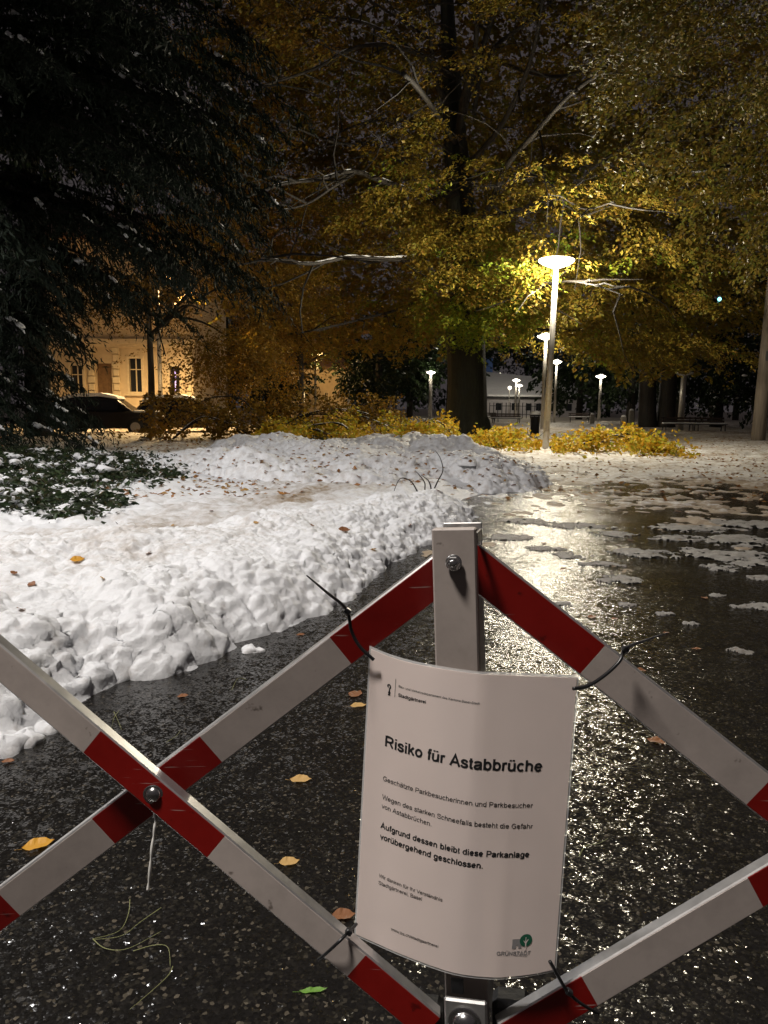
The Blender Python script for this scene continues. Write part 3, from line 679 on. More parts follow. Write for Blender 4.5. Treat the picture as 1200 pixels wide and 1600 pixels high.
# ------------------------------------------------------------------ conifer at the left
def conifer(base, H, Lf, label, seed, azr=(0, 360), dz=.42, ntw=16, name='conifer_tree', zmin=.9, snowp=.35, droopk=1.0):
    rg = np.random.default_rng(seed); pr = random.Random(seed); b0 = Vector(base); root = empty(name, base)
    t = MB(); t.tube([b0, b0 + Vector((0, 0, H * .5)), b0 + Vector((0, 0, H))], [.34, .2, .03], 10); t.build('trunk', MT['branchbark'], root, True)
    bm_ = MB(); Cs = []; As = []; Ns = []; Ss = []; sn = MB(); z = zmin; i = 0
    while z < H - .4:
        for k in range(5):
            az = R(pr.uniform(*azr)); l = Lf(z) * pr.uniform(.72, 1.1)
            if l < .3: continue
            dirv = Vector((math.cos(az), math.sin(az), 0)); pts = []
            for j in range(9):
                s_ = j / 8; dr = l * (.10 * s_ - .42 * droopk * s_ ** 1.8)
                p = b0 + Vector((0, 0, z)) + dirv * (l * s_) + Vector((pr.uniform(-.06, .06), pr.uniform(-.06, .06), dr))
                p.z = max(p.z, .12 + .1 * pr.random()); pts.append(p)
            bm_.tube(pts, [.055 * (1 - .85 * j / 8) for j in range(9)], 5, False)
            side = Vector((-dirv.y, dirv.x, 0))
            n = int(ntw * l)
            for q in range(n):
                s_ = pr.uniform(.12, 1.0); f = s_ * 8; j = min(7, int(f)); p = pts[j].lerp(pts[j + 1], f - j)
                sd = pr.choice((-1, 1)); tl = pr.uniform(.35, 1.0) * (1.15 - .4 * s_) * (1.35 if 3.6 < z < 7 else 1)
                d0 = (side * sd * pr.uniform(.3, .9) + dirv * .5).normalized()
                m = 13; ts = (np.arange(m) + rg.uniform(0, 1, m)) / m
                base_ = np.array(p)[None] + np.outer(ts * tl, np.array(d0)) ; base_[:, 2] -= (ts ** 1.5) * tl * 1.05
                base_ = base_ + rg.normal(0, .035, base_.shape)
                ax = np.array(d0)[None] * .5 + rg.normal(0, .5, (m, 3)); ax[:, 2] -= .9
                Cs.append(base_); As.append(ax); Ns.append(rg.normal(0, 1, (m, 3))); Ss.append(rg.uniform(.11, .24, m))
            if pr.random() < snowp:
                for q in range(pr.randint(1, 4)):
                    s_ = pr.uniform(.35, 1.0); f = s_ * 8; j = min(7, int(f)); p = pts[j].lerp(pts[j + 1], f - j) + Vector((0, 0, .05))
                    w_ = pr.uniform(.04, .11)
                    clump(sn, p, w_, dirv * pr.uniform(.06, .22) + Vector((0, 0, -.08)), pr, 3)
        z += dz * pr.uniform(.8, 1.2)
    o = bm_.build('branches', MT['branchbark'], root); o['kind'] = 'stuff'
    o = link('needles', leaf_mesh('needles', np.concatenate(Cs), np.concatenate(As), np.concatenate(Ns), np.concatenate(Ss), .20), MT['needle'], root); o['kind'] = 'stuff'
    o = sn.build('snow_clumps', MT['snow'], root, True); o['kind'] = 'stuff'
    return tag(root, label, 'tree')
CX = PY(10, 640, 16.5).x
conifer((CX - .6, 16.5, 0), 19, lambda z: np.interp(z, [0, 1.5, 2.0, 4.2, 5.0, 6.2, 8, 12, 15, 18.5], [3.6, 3.2, 2.0, 2.2, 4.6, 6.2, 6.8, 6.6, 5.0, 1.0]), 'dark snow dusted conifer with drooping branches, tallest by the shrubs', 51, azr=(-150, 60), dz=.34, ntw=14, snowp=.5)

# evergreens behind
def evergreen(x, Y, H, rx, label, seed, n=150, leaf=.34, low=.8, m=None, trunk_r=.35, snow=0, name='evergreen_tree', group='dark trees at the back of the park'):
    rg = np.random.default_rng(seed); root = empty(name, (x, Y, 0))
    t = MB(); t.tube([(x, Y, -.1), (x + .1, Y, H * .35), (x, Y, H * .9)], [trunk_r * 1.2, trunk_r, .06], 10); t.build('trunk', MT['branchbark'], root, True)
    c = np.array([x, Y, (H + low) / 2 + .2]); P = crown_points(n, c, (rx, rx * .9, (H - low) / 2), lambda p: np.zeros(len(p)) + low, rg, gap=.36, gs=.4)
    od = P - c; od /= np.linalg.norm(od, axis=1, keepdims=True)
    C, A, Nn, S = sprays(P, od, 34, leaf * 3.2, leaf * 2.4, leaf, rg, tilt=.8); C = C.copy()
    k = clear_of_lamps(C, 1.2) & (C[:, 2] > .15); o = link('crown', leaf_mesh('crown', C[k], A[k], Nn[k], S[k]), m or MT['darkleaf'], root); o['kind'] = 'stuff'
    if snow:
        sn = MB(); pr = random.Random(seed)
        idx = rg.choice(np.where(C[:, 1] < Y)[0], snow)
        for i in idx:
            p = Vector(C[i]); w_ = pr.uniform(.05, .16); d = Vector((pr.uniform(-1, 1), pr.uniform(-.3, .3), pr.uniform(-.6, .1))) * pr.uniform(.12, .4)
            clump(sn, p, w_, d, pr, 2)
        o = sn.build('snow_clumps', MT['snow'], root, True); o['kind'] = 'stuff'
    return tag(root, label, 'tree', group)
back = [
    (60, 25, 18, 6.5, 7.2, 'dark evergreen crown behind the tall conifer', 0),
    # px, Y, height, radius, low, label
    (335, 58, 8, 4.0, .2, 'dark bushy evergreen behind the parked cars', 0),
    (425, 64, 8, 4.0, .2, 'dark bushy evergreen behind the orange leaved bushy tree', 0),
    (505, 80, 9, 4.2, 1.4, 'dark evergreen behind the small cream house, beside the orange leaves', 0),
    (590, 66, 10, 4.4, .8, 'dark evergreen between the small cream house and the small lit lamp', 40),
    (640, 92, 13, 4.5, 2.2, 'dark evergreen standing behind the small lamp by the beech trunk', 20),
    (400, 75, 15, 6, 2.5, 'tall dark tree rising behind the orange leaved bushy tree', 0),
    (905, 92, 13, 6.5, .8, 'dark green tree behind the small snow capped lamp', 0),
    (985, 70, 13, 5.5, 1.2, 'dark tree between the snow capped lamp and the twin trunks', 10),
    (1120, 52, 12, 5.2, .3, 'black evergreen with snow patches behind the benches', 130),
    (1215, 46, 11, 4.6, .3, 'black evergreen with snow patches behind the grey mast', 110),
    (1060, 62, 15, 4.8, .9, 'black evergreen with snow flecks behind the unlit lamp', 60),
    (700, 128, 18, 9, 1.0, 'far dark tree mass behind the beech trunk', 0),
    (820, 150, 22, 11, 7.0, 'far dark tree over the pale building', 0),
    (950, 135, 20, 10, 1.0, 'far dark tree behind the lit lamps', 0),
    (300, 95, 20, 10, 3.0, 'far dark tree behind the cream house', 0),
    (560, 120, 20, 10, 1.0, 'far dark tree behind the small cream house', 0),
    (1150, 100, 24, 12, 1.0, 'far tall dark tree above the benches', 0),
]
for i, (px_, Y_, h_, r_, lo_, lb_, sn_) in enumerate(back):
    evergreen(PY(px_, 640, Y_).x, Y_, h_, r_, lb_, 200 + i, n=260 if Y_ < 80 else 240, leaf=.30 if Y_ < 80 else .55, low=lo_, snow=sn_)
# twin bare trunks at the right
for px_, lb_, ln in ((1012, 'thick dark trunk leaning left behind the bench end', -.05), (1040, 'thick dark trunk beside the leaning one, behind the benches', .01)):
    x = PY(px_, 655, 50).x; rt = empty('dark_tree', (x, 50, 0)); t = MB()
    t.tube(catmull([(x, 50, -.1), (x + ln * 3, 50, 3), (x + ln * 9, 50.2, 9), (x + ln * 12, 50.5, 14)], 5), [.75] + [.62 - .02 * i for i in range(15)], 12); t.build('trunk', MT['branchbark'], rt, True)
    rgx = np.random.default_rng(int(px_)); P = crown_points(70, (x, 50.5, 11), (3.5, 3, 4.5), lambda p: np.zeros(len(p)) + 6.2, rgx, gap=.36)
    C, A, Nn, S = sprays(P, rgx.normal(0, 1, P.shape), 34, .9, .7, .26, rgx); o = link('crown', leaf_mesh('crown', C, A, Nn, S), MT['darkleaf'], rt); o['kind'] = 'stuff'
    tag(rt, lb_, 'tree')

# ------------------------------------------------------------------ fallen branches with yellow leaves
def fallen(pxs, Y, top, m, label, seed, n, leaf=.10, limbs_=4, snow=True):
    rg = np.random.default_rng(seed); pr = random.Random(seed)
    x0 = PY(pxs[0], 690, Y).x; x1 = PY(pxs[1], 690, Y).x; root = empty('fallen_branch', ((x0 + x1) / 2, Y, 0.05))
    cs = []
    for i in range(limbs_):
        a = Vector((x0 + pr.uniform(0, .4) * (x1 - x0), Y + pr.uniform(-.8, .8), .15)); e = Vector((x1 - pr.uniform(0, .3) * (x1 - x0), Y + pr.uniform(-1, 1), .1 + pr.uniform(.1, .7) * top))
        if pr.random() < .5: a.x, e.x = e.x, a.x
        c = catmull([a, a.lerp(e, .35) + Vector((0, pr.uniform(-.3, .3), pr.uniform(.1, .5) * top)), a.lerp(e, .7) + Vector((0, 0, pr.uniform(0, .4) * top)), e], 6); cs.append(c)
        b = MB(); b.tube(c, [.032 * (1 - .8 * j / len(c)) + .005 for j in range(len(c))], 6); bo = b.build('branch', MT['branchbark'], root, True)
        if snow and i < 2:
            q = MB(); q.tube([p + Vector((0, 0, .022)) for p in c], [.018 * pr.uniform(.4, 1.1) for _ in c], 6); q.build('snow_cap', MT['snow'], bo, True)
    tw_ = MB()
    for c in cs:
        for i in range(9):
            p = c[pr.randrange(3, len(c))]; d = Vector((pr.uniform(-1, 1), pr.uniform(-1, .4), pr.uniform(-.15, .9))).normalized(); q = [p]; l = pr.uniform(.3, .9) * min(1, top)
            for j in range(4): d = (d + Vector((pr.uniform(-.5, .5), pr.uniform(-.5, .5), pr.uniform(-.4, .25)))).normalized(); q.append(q[-1] + d * l / 4)
            for v in q: v.z = max(v.z, .04)
            tw_.tube(q, [.011, .009, .007, .005, .003], 4, False)
    o = tw_.build('twigs', MT['branchbark'], root); o['kind'] = 'stuff'
    # leafy sprays massed into an uneven heap
    n0 = n; n = n * 2
    P = np.stack([rg.uniform(x0, x1, n * 3), Y + rg.normal(0, 1.05, n * 3), np.zeros(n * 3)], 1)
    n_ = n; 
    hx = top * (.35 + .95 * fbm(P[:, 0] * 1.1, P[:, 1] * .8, seed, 3)) * np.clip(np.minimum(P[:, 0] - x0, x1 - P[:, 0]) / .5, .25, 1); P[:, 2] = .08 + rg.uniform(0, 1, n * 3) ** .8 * hx
    P = P[fbm(P[:, 0] * 2.6, P[:, 2] * 3.2 + P[:, 1], seed + 5, 2) > .47][:int(n0 * 1.35)]
    od = rg.normal(0, 1, P.shape) * np.array([1, 1, .4])
    C, A, Nn, S = sprays(P, od / np.linalg.norm(od, axis=1, keepdims=True), 11, .28, .2, leaf * 1.12, rg, tilt=.9)
    C[:, 2] = np.maximum(C[:, 2], .06); px, py, d = proj(C)
    k = ~((np.abs(px - 853) < 9) & (C[:, 1] < LB.y + .2))
    o = link('leaves', leaf_mesh('leaves', C[k], A[k], Nn[k], S[k], .75), m, root); o['kind'] = 'stuff'
    return tag(root, label, 'fallen branch')
fallen((225, 440), 23.5, 1.75, MT['orangeleaf'], 'broken branch with orange brown leaves lying below the slim tree', 61, 330)
fallen((405, 585), 21.5, 1.05, MT['yellowleaf'], 'broken branch with golden leaves and snow lined boughs left of the trunk', 62, 330)
fallen((400, 640), 24.5, 1.8, MT['orangeleaf'], 'broken branch with amber leaves heaped before the dark evergreens', 66, 280)
fallen((570, 735), 21.0, .95, MT['yellowleaf'], 'broken branch with bright yellow leaves before the beech trunk', 63, 300)
fallen((720, 845), 21.5, .62, MT['yellowleaf'], 'low broken branch with yellow leaves between beech trunk and tallest lamp', 64, 170)
fallen((862, 1036), 20.8, .62, MT['yellowleaf'], 'low yellow green branch lying right of the tallest lamp base', 65, 240, .11)

# ------------------------------------------------------------------ folding barrier
bar_root = empty('folding_barrier', (PD(714, 900, .76).x, .76, 0))
tag(bar_root, 'red and white folding scissor barrier across the wet path', 'barrier')
def bar_frame(p0, p1, yaw):
    a = (p1 - p0).normalized(); n = Vector((math.sin(yaw), -math.cos(yaw), 0)); n = (n - a * n.dot(a)).normalized(); wv = n.cross(a)
    return a, n, wv
def lattice_bar(c0, c1, d0, d1, width, thick, yaw, bands, ext0=0.0, ext1=0.0):
    p0 = PD(*c0, d0); p1 = PD(*c1, d1); a, n, wv = bar_frame(p0, p1, yaw); Lb = (p1 - p0).length
    s0, s1 = -ext0, Lb + ext1; mid = p0 + a * ((s0 + s1) / 2) - n * thick / 2
    m = Matrix(((a.x, wv.x, n.x, mid.x), (a.y, wv.y, n.y, mid.y), (a.z, wv.z, n.z, mid.z), (0, 0, 0, 1)))
    b = MB(); b.bbox(s1 - s0, width, thick, .0014, m); bo = b.build('bar', MT['alu'], bar_root)
    for (q0, q1, red) in bands:      # band limits as fractions of the c0-c1 line
        t0 = s0 + .0005 if q0 is None else q0 * Lb; t1 = s1 - .0005 if q1 is None else q1 * Lb
        ce = p0 + a * ((t0 + t1) / 2) + n * .0003
        mm = m.copy(); mm.translation = ce
        q = MB(); q.bbox(t1 - t0, width - .0036, .0008, .0002, mm); q.build('red_band' if red else 'white_band', MT['red_sheet' if red else 'white_sheet'], bo)
    return p0, a, n, wv
fr = lambda x, x0, x1: (x - x0) / (x1 - x0)
lattice_bar((676, 907), (0, 1422), .795, .815, .0415, .010, R(4), [(None, fr(535, 676, 0), True), (fr(535, 676, 0), fr(334, 676, 0), False), (fr(334, 676, 0), fr(165, 676, 0), True), (fr(165, 676, 0), fr(14, 676, 0), False), (fr(14, 676, 0), None, True)], .03, .10)
lattice_bar((0, 1037), (557, 1509), .782, .768, .0335, .016, R(3), [(None, fr(146, 0, 557), False), (fr(146, 0, 557), fr(340, 0, 557), True), (fr(340, 0, 557), 1.0, False), (1.0, None, True)], .10, .10)
lattice_bar((750, 892), (1200, 1247), .785, .79, .0435, .010, R(-4), [(None, fr(925, 750, 1200), True), (fr(925, 750, 1200), fr(1186, 750, 1200), False), (fr(1186, 750, 1200), None, True)], .03, .14)
lattice_bar((830, 1602), (1180, 1394), .765, .775, .0405, .014, R(-3), [(None, fr(920, 830, 1180), True), (fr(920, 830, 1180), 1.0, False), (1.0, None, True)], .03, .16)
# post: front plate, back plate and the open head between them
PYAW = R(-12)
pt = PD(708.2, 826, .745); pb = PD(731, 1660, .775)
pa = (pt - pb).normalized(); pn = Vector((math.sin(PYAW), -math.cos(PYAW), 0)); pn = (pn - pa * pn.dot(pa)).normalized(); pw = pa.cross(pn)
def pmat(c): return Matrix(((pw.x, pn.x, pa.x, c.x), (pw.y, pn.y, pa.y, c.y), (pw.z, pn.z, pa.z, c.z), (0, 0, 0, 1)))
Lp = (pt - pb).length
b = MB(); b.bbox(.0445, .020, Lp, .0016, pmat((pt + pb) / 2 - pn * .010)); post = b.build('post', MT['post_paint'], bar_root)
b = MB(); b.bbox(.043, .004, Lp, .001, pmat((pt + pb) / 2 - pn * .085)); b.build('back_plate', MT['alu'], bar_root)
b = MB()
for sx in (-.021, .0215):
    b.bbox(.0022, .055, .012, .0004, pmat(pt - pn * .05 + pw * sx - pa * .012))
b.build('head_bracket', MT['alu'], bar_root)
b = MB()
for k in (-.010, .008):
    q0 = pt + pw * k - pn * .021 - pa * .006; q1 = pt + pw * (k - .009) - pn * .080 - pa * .006; b.tube([q0, q1], .0016, 6)
b.build('wire_tie', MT['string'], bar_root)
b = MB(); b.bbox(.03, .045, .02, .002, pmat(pt - pn * .055 - pa * .045)); b.build('pivot_block', MT['red_sheet'], bar_root)
def hex_bolt(c, n, up, r, parent, dome=False, washer=1.5):
    x = up.cross(n).normalized(); y = n.cross(x); m = Matrix(((x.x, y.x, n.x, c.x), (x.y, y.y, n.y, c.y), (x.z, y.z, n.z, c.z), (0, 0, 0, 1)))
    b = MB(); b.lathe([(r * washer, 0), (r * washer, .0012), (r * washer * .93, .0018)], m, 24); wo = b.build('bolt', MT['steel'], parent)
    b = MB()
    if dome: b.lathe([(r, .001), (r * .98, r * .2), (r * .8, r * .5), (r * .45, r * .68), (r * .05, r * .72)], m, 20); b.build('bolt_head', MT['steel'], wo, True)
    else:
        b.lathe([(r, .0012), (r, .0055), (r * .86, .0072), (r * .1, .0074)], m, 6); b.build('bolt_head', MT['steel'], wo)
        b = MB(); b.lathe([(r * .55, .007), (r * .55, .0095), (r * .4, .0105), (.0002, .0106)], m, 16); b.build('bolt_tip', MT['steel'], wo, True)
hex_bolt(PD(709, 879, .7435) , pn, pa, .0072, bar_root, washer=1.15)
hex_bolt(PD(240, 1241, .7762), Vector((0, -1, 0)), Vector((0, 0, 1)), .0085, bar_root, True, 1.28)
# lower bracket, black spacer, big dome nut
lb = PD(728, 1592, .744)
b = MB(); b.bbox(.043, .006, .042, .002, pmat(lb)); br = b.build('lower_bracket', MT['alu'], bar_root)
hex_bolt(lb + pn * .0032 - pa * .002 - pw * .001, pn, pa, .0125, bar_root, True, 1.35)
b = MB(); b.box(-.0055, .0055, -.0105, -.0098, -.007, .007, pmat(PD(714, 1537, .7535) + pn * .0)); 
b = MB(); b.bbox(.013, .002, .016, .0004, pmat(PD(715, 1538, .7585) + pn * .0025)); b.build('slot', MT['blackplastic'], post)
for x, y, sx in ((672, 1600, .030), (800, 1590, .040)):
    b = MB(); b.bbox(sx, .03, .065, .006, pmat(PD(x, y + 8, .79))); b.build('spacer', MT['rubber'], bar_root)

# ------------------------------------------------------------------ laminated notice tied to the barrier
TOPP = [(577, 1009, .790), (608, 1022, .780), (650, 1034, .764), (700, 1043, .747), (735, 1048, .7385), (757, 1050, .7355), (790, 1051, .736), (840, 1053, .738), (905, 1056, .742)]
BOTP = [(553, 1462, .800), (582, 1475, .790), (625, 1494, .774), (680, 1515, .757), (720, 1526, .7475), (768, 1531, .7430), (795, 1530, .7432), (830, 1526, .7445), (869, 1518, .747)]
def curve_param(L3):
    P = [PD(*q) for q in L3]; c = np.array([tuple(p) for p in catmull(P, 8)]); s = np.concatenate([[0], np.cumsum(np.linalg.norm(np.diff(c, axis=0), axis=1))])
    return c, s / s[-1]
_tc, _ts = curve_param(TOPP); _bc, _bs = curve_param(BOTP)
def SH(u, v):
    u = np.asarray(u, float); v = np.asarray(v, float)
    t = np.stack([np.interp(u, _ts, _tc[:, k]) for k in range(3)], -1); b = np.stack([np.interp(u, _bs, _bc[:, k]) for k in range(3)], -1)
    return t * (1 - v)[..., None] + b * v[..., None]
def SHn(u, v):
    e = .01; du = SH(np.clip(u + e, 0, 1), v) - SH(np.clip(u - e, 0, 1), v); dv = SH(u, np.clip(v + e, 0, 1)) - SH(u, np.clip(v - e, 0, 1))
    n = np.cross(dv, du); return n / np.linalg.norm(n, axis=-1, keepdims=True)
_c = SHn(np.array([.5]), np.array([.5]))[0]; SGN = 1.0 if _c[1] < 0 else -1.0
def sheet_mesh(name, u0, u1, v0, v1, off, th, nu=64, nv=40, warp=0.0):
    uu, vv = np.meshgrid(np.linspace(u0, u1, nu), np.linspace(v0, v1, nv)); P = SH(uu, vv); n = SHn(uu, vv) * SGN
    wv_ = warp * (fbm(uu * 6, vv * 5, 3) - .5)[..., None]
    A = (P + n * (off + wv_)).reshape(-1, 3); B = (P + n * (off - th + wv_)).reshape(-1, 3); k = nu * nv
    F = grid_faces(nv, nu); i = np.arange(k).reshape(nv, nu)
    ring_ = np.concatenate([i[0, :], i[1:, -1], i[-1, -2::-1], i[-2:0:-1, 0]]); nx_ = np.roll(ring_, -1)
    E = np.stack([ring_, ring_ + k, nx_ + k, nx_], 1)
    return np_mesh(name, np.concatenate([A, B]), np.concatenate([F[:, ::-1], F + k, E]))
sign = empty('notice_sheet', (PD(730, 1290, .75).x, PD(730, 1290, .75).y, PD(730, 1520, .75).z))
tag(sign, 'laminated paper notice about falling branches tied to the barrier', 'sign')
paper = link('paper', sheet_mesh('paper', .010, .990, .008, .992, 0, .0004, 120, 40), MT['paper'], sign)
link('laminate_border', sheet_mesh('laminate_border', 0, 1, 0, 1, -.0006, .0003, 120, 40), MT['laminate'], sign)
gu, gv = np.meshgrid(np.linspace(0, 1, 161), np.linspace(0, 1, 161)); gx_, gy_, _ = proj(SH(gu, gv).reshape(-1, 3)); gu = gu.ravel(); gv = gv.ravel()
def uv_of(px, py):
    i = np.argmin((gx_ - px) ** 2 + (gy_ - py) ** 2); return gu[i], gv[i]
CROP = lambda x, y: (540 + x / 2.758, 980 + y / 2.758)
SW, SHH = .216, .303
def to_sheet(u0, v0, ang, x, y):     # metres on the sheet from an anchor, turned by ang
    c, s = math.cos(ang), math.sin(ang)
    return u0 + (x * c - y * s) / SW, v0 - (x * s + y * c) / SHH
def print_mesh(name, V2, F, u0, v0, ang, m, off=.00025):
    V2 = np.asarray(V2); u, v = to_sheet(u0, v0, ang, V2[:, 0], V2[:, 1]); u = np.clip(u, 0, 1); v = np.clip(v, 0, 1)
    P = SH(u, v) + SHn(u, v) * SGN * off
    me = bpy.data.meshes.new(name); me.from_pydata([tuple(p) for p in P], [], F); me.update()
    return link(name, me, m, paper)
# a plain grotesque drawn as centre lines: ('L' straight | 'C' smooth) strokes on a 1-em body
def _el(cx, cy, rx, ry, a0=0, a1=360, n=16): return ('L', [(cx + rx * math.cos(R(a0 + (a1 - a0) * i / n)), cy + ry * math.sin(R(a0 + (a1 - a0) * i / n))) for i in range(n + 1)])
_bowl = lambda cx=.27: _el(cx, .26, .185, .22)
_arch = lambda x0, x1, y=.30: ('C', [(x0, y), (x0 + .04, .42), (x0 + .13, .475), ((x1 + x0) / 2 + .07, .46), (x1, .36), (x1, .2)])
GLY = {
 'a': (.55, [('C', [(.08, .37), (.12, .45), (.26, .48), (.40, .45), (.44, .34), (.44, .2)]), ('L', [(.44, .22), (.44, .08), (.48, 0)]), ('C', [(.44, .30), (.28, .27), (.12, .22), (.07, .13), (.12, .06), (.23, .04), (.36, .09), (.44, .2)])]),
 'b': (.56, [('L', [(.10, 0), (.10, .716)]), _bowl(.29)]), 'c': (.50, [_el(.27, .26, .185, .22, 40, 320)]),
 'd': (.56, [('L', [(.455, 0), (.455, .716)]), _bowl(.265)]), 'e': (.56, [_el(.275, .26, .19, .22, 0, 325), ('L', [(.09, .265), (.465, .265)])]),
 'f': (.28, [('C', [(.13, 0), (.13, .4), (.13, .58), (.17, .67), (.29, .67)]), ('L', [(.02, .475), (.27, .475)])]),
 'g': (.56, [_bowl(.265), ('C', [(.455, .52), (.455, .3), (.455, 0), (.42, -.12), (.27, -.165), (.12, -.13), (.08, -.07)])]),
 'h': (.56, [('L', [(.10, 0), (.10, .716)]), _arch(.10, .45), ('L', [(.45, .22), (.45, 0)])]), 'i': (.22, [('L', [(.11, 0), (.11, .52)]), ('L', [(.11, .62), (.11, .716)])]),
 'k': (.50, [('L', [(.10, 0), (.10, .716)]), ('L', [(.43, .52), (.12, .21)]), ('L', [(.22, .31), (.45, 0)])]), 'l': (.22, [('L', [(.11, 0), (.11, .716)])]),
 'm': (.83, [('L', [(.10, 0), (.10, .52)]), _arch(.10, .415), ('L', [(.415, .22), (.415, 0)]), _arch(.415, .73), ('L', [(.73, .22), (.73, 0)])]),
 'n': (.56, [('L', [(.10, 0), (.10, .52)]), _arch(.10, .45), ('L', [(.45, .22), (.45, 0)])]), 'o': (.56, [_el(.278, .26, .195, .22)]),
 'p': (.56, [('L', [(.10, -.2), (.10, .52)]), _bowl(.29)]), 'r': (.34, [('L', [(.10, 0), (.10, .52)]), ('C', [(.10, .28), (.13, .42), (.22, .475), (.33, .46)])]),
 's': (.50, [('C', [(.42, .36), (.36, .45), (.24, .48), (.12, .44), (.09, .36), (.16, .29), (.3, .25), (.41, .2), (.42, .12), (.35, .06), (.24, .04), (.12, .07), (.06, .16)])]),
 't': (.29, [('C', [(.13, .67), (.13, .4), (.13, .14), (.16, .06), (.27, .05)]), ('L', [(.02, .475), (.26, .475)])]),
 'u': (.56, [('L', [(.45, 0), (.45, .52)]), ('C', [(.10, .52), (.10, .3), (.10, .16), (.16, .06), (.27, .045), (.40, .1), (.45, .22)])]),
 'v': (.50, [('L', [(.04, .52), (.25, .02), (.46, .52)])]), 'w': (.72, [('L', [(.04, .52), (.2, .02), (.36, .5), (.52, .02), (.68, .52)])]),
 'z': (.50, [('L', [(.05, .475), (.43, .475), (.06, .045), (.45, .045)])]),
 'A': (.67, [('L', [(.04, 0), (.335, .70), (.63, 0)]), ('L', [(.14, .24), (.53, .24)])]),
 'B': (.67, [('L', [(.12, 0), (.12, .716)]), ('C', [(.12, .67), (.35, .67), (.51, .63), (.53, .53), (.48, .41), (.35, .375), (.12, .375)]), ('C', [(.12, .375), (.38, .375), (.54, .33), (.58, .2), (.53, .08), (.38, .045), (.12, .045)])]),
 'C': (.72, [_el(.38, .358, .29, .315, 38, 322)]), 'D': (.72, [('L', [(.12, 0), (.12, .716)]), ('C', [(.12, .67), (.33, .67), (.5, .62), (.62, .48), (.63, .358), (.62, .23), (.5, .09), (.33, .045), (.12, .045)])]),
 'E': (.67, [('L', [(.12, 0), (.12, .716)]), ('L', [(.12, .67), (.6, .67)]), ('L', [(.12, .37), (.56, .37)]), ('L', [(.12, .045), (.62, .045)])]),
 'G': (.78, [_el(.39, .358, .30, .315, 38, 325), ('L', [(.42, .34), (.67, .34), (.67, .10)])]), 'H': (.72, [('L', [(.12, 0), (.12, .716)]), ('L', [(.6, 0), (.6, .716)]), ('L', [(.12, .37), (.6, .37)])]),
 'I': (.28, [('L', [(.14, 0), (.14, .716)])]), 'K': (.67, [('L', [(.12, 0), (.12, .716)]), ('L', [(.58, .716), (.14, .28)]), ('L', [(.27, .41), (.62, 0)])]),
 'N': (.72, [('L', [(.12, 0), (.12, .716)]), ('L', [(.6, 0), (.6, .716)]), ('L', [(.12, .68), (.6, .03)])]),
 'P': (.67, [('L', [(.12, 0), (.12, .716)]), ('C', [(.12, .67), (.36, .67), (.53, .63), (.58, .5), (.53, .37), (.36, .325), (.12, .325)])]),
 'R': (.72, [('L', [(.12, 0), (.12, .716)]), ('C', [(.12, .67), (.38, .67), (.56, .63), (.6, .51), (.55, .38), (.38, .34), (.12, .34)]), ('C', [(.34, .34), (.43, .3), (.5, .2), (.64, 0)])]),
 'S': (.67, [('C', [(.56, .52), (.5, .63), (.34, .675), (.17, .63), (.11, .52), (.18, .42), (.34, .37), (.52, .31), (.59, .19), (.52, .08), (.35, .04), (.16, .08), (.08, .21)])]),
 'T': (.61, [('L', [(.305, 0), (.305, .67)]), ('L', [(.03, .67), (.58, .67)])]), 'U': (.72, [('C', [(.12, .716), (.12, .4), (.12, .2), (.2, .08), (.36, .04), (.52, .08), (.6, .2), (.6, .4), (.6, .716)])]),
 'V': (.67, [('L', [(.03, .716), (.335, .03), (.64, .716)])]), 'W': (.94, [('L', [(.03, .716), (.25, .03), (.47, .69), (.69, .03), (.91, .716)])]), 'Z': (.61, [('L', [(.05, .67), (.53, .67), (.05, .045), (.56, .045)])]),
 '-': (.33, [('L', [(.04, .26), (.29, .26)])]), '.': (.28, [('L', [(.14, 0), (.14, .1)])]), ',': (.28, [('L', [(.14, .1), (.14, 0), (.10, -.12)])]), '/': (.28, [('L', [(.0, -.02), (.28, .73)])]), ' ': (.28, []),
}
for _b, _n, _y in (('a', '\u00e4', .62), ('u', '\u00fc', .62), ('U', '\u00dc', .80)):
    _w, _st = GLY[_b]; GLY[_n] = (_w, _st + [('L', [(_w * .32, _y), (_w * .32, _y + .095)]), ('L', [(_w * .66, _y), (_w * .66, _y + .095)])])
def grotesque(text, wd):
    V = []; F = []; X = 0.0
    for ch in text:
        adv, strokes = GLY[ch]
        for kind, pts in strokes:
            if kind == 'C': pts = [(p.x, p.y) for p in catmull([(x, y, 0) for x, y in pts], 4)]
            P = [Vector((x, y)) for x, y in pts]; n = len(P); base = len(V); closed = (P[0] - P[-1]).length < 1e-4
            for i, p in enumerate(P):
                d0 = (P[i] - P[i - 1]) if i else ((P[-1] - P[-2]) if closed else (P[1] - P[0])); d1 = (P[i + 1] - P[i]) if i < n - 1 else ((P[1] - P[0]) if closed else d0)
                d0 = d0.normalized(); d1 = d1.normalized(); t = (d0 + d1); t = t.normalized() if t.length > .2 else d1
                k = 1 / max(.45, t.dot(d1)); nrm = Vector((-t.y, t.x)) * (wd / 2 * k)
                V.append((X + p.x + nrm.x, p.y + nrm.y)); V.append((X + p.x - nrm.x, p.y - nrm.y))
            for i in range(n - 1): a = base + 2 * i; F.append((a, a + 1, a + 3, a + 2))
        X += adv + (wd - .088) * .35
    return np.array(V), F
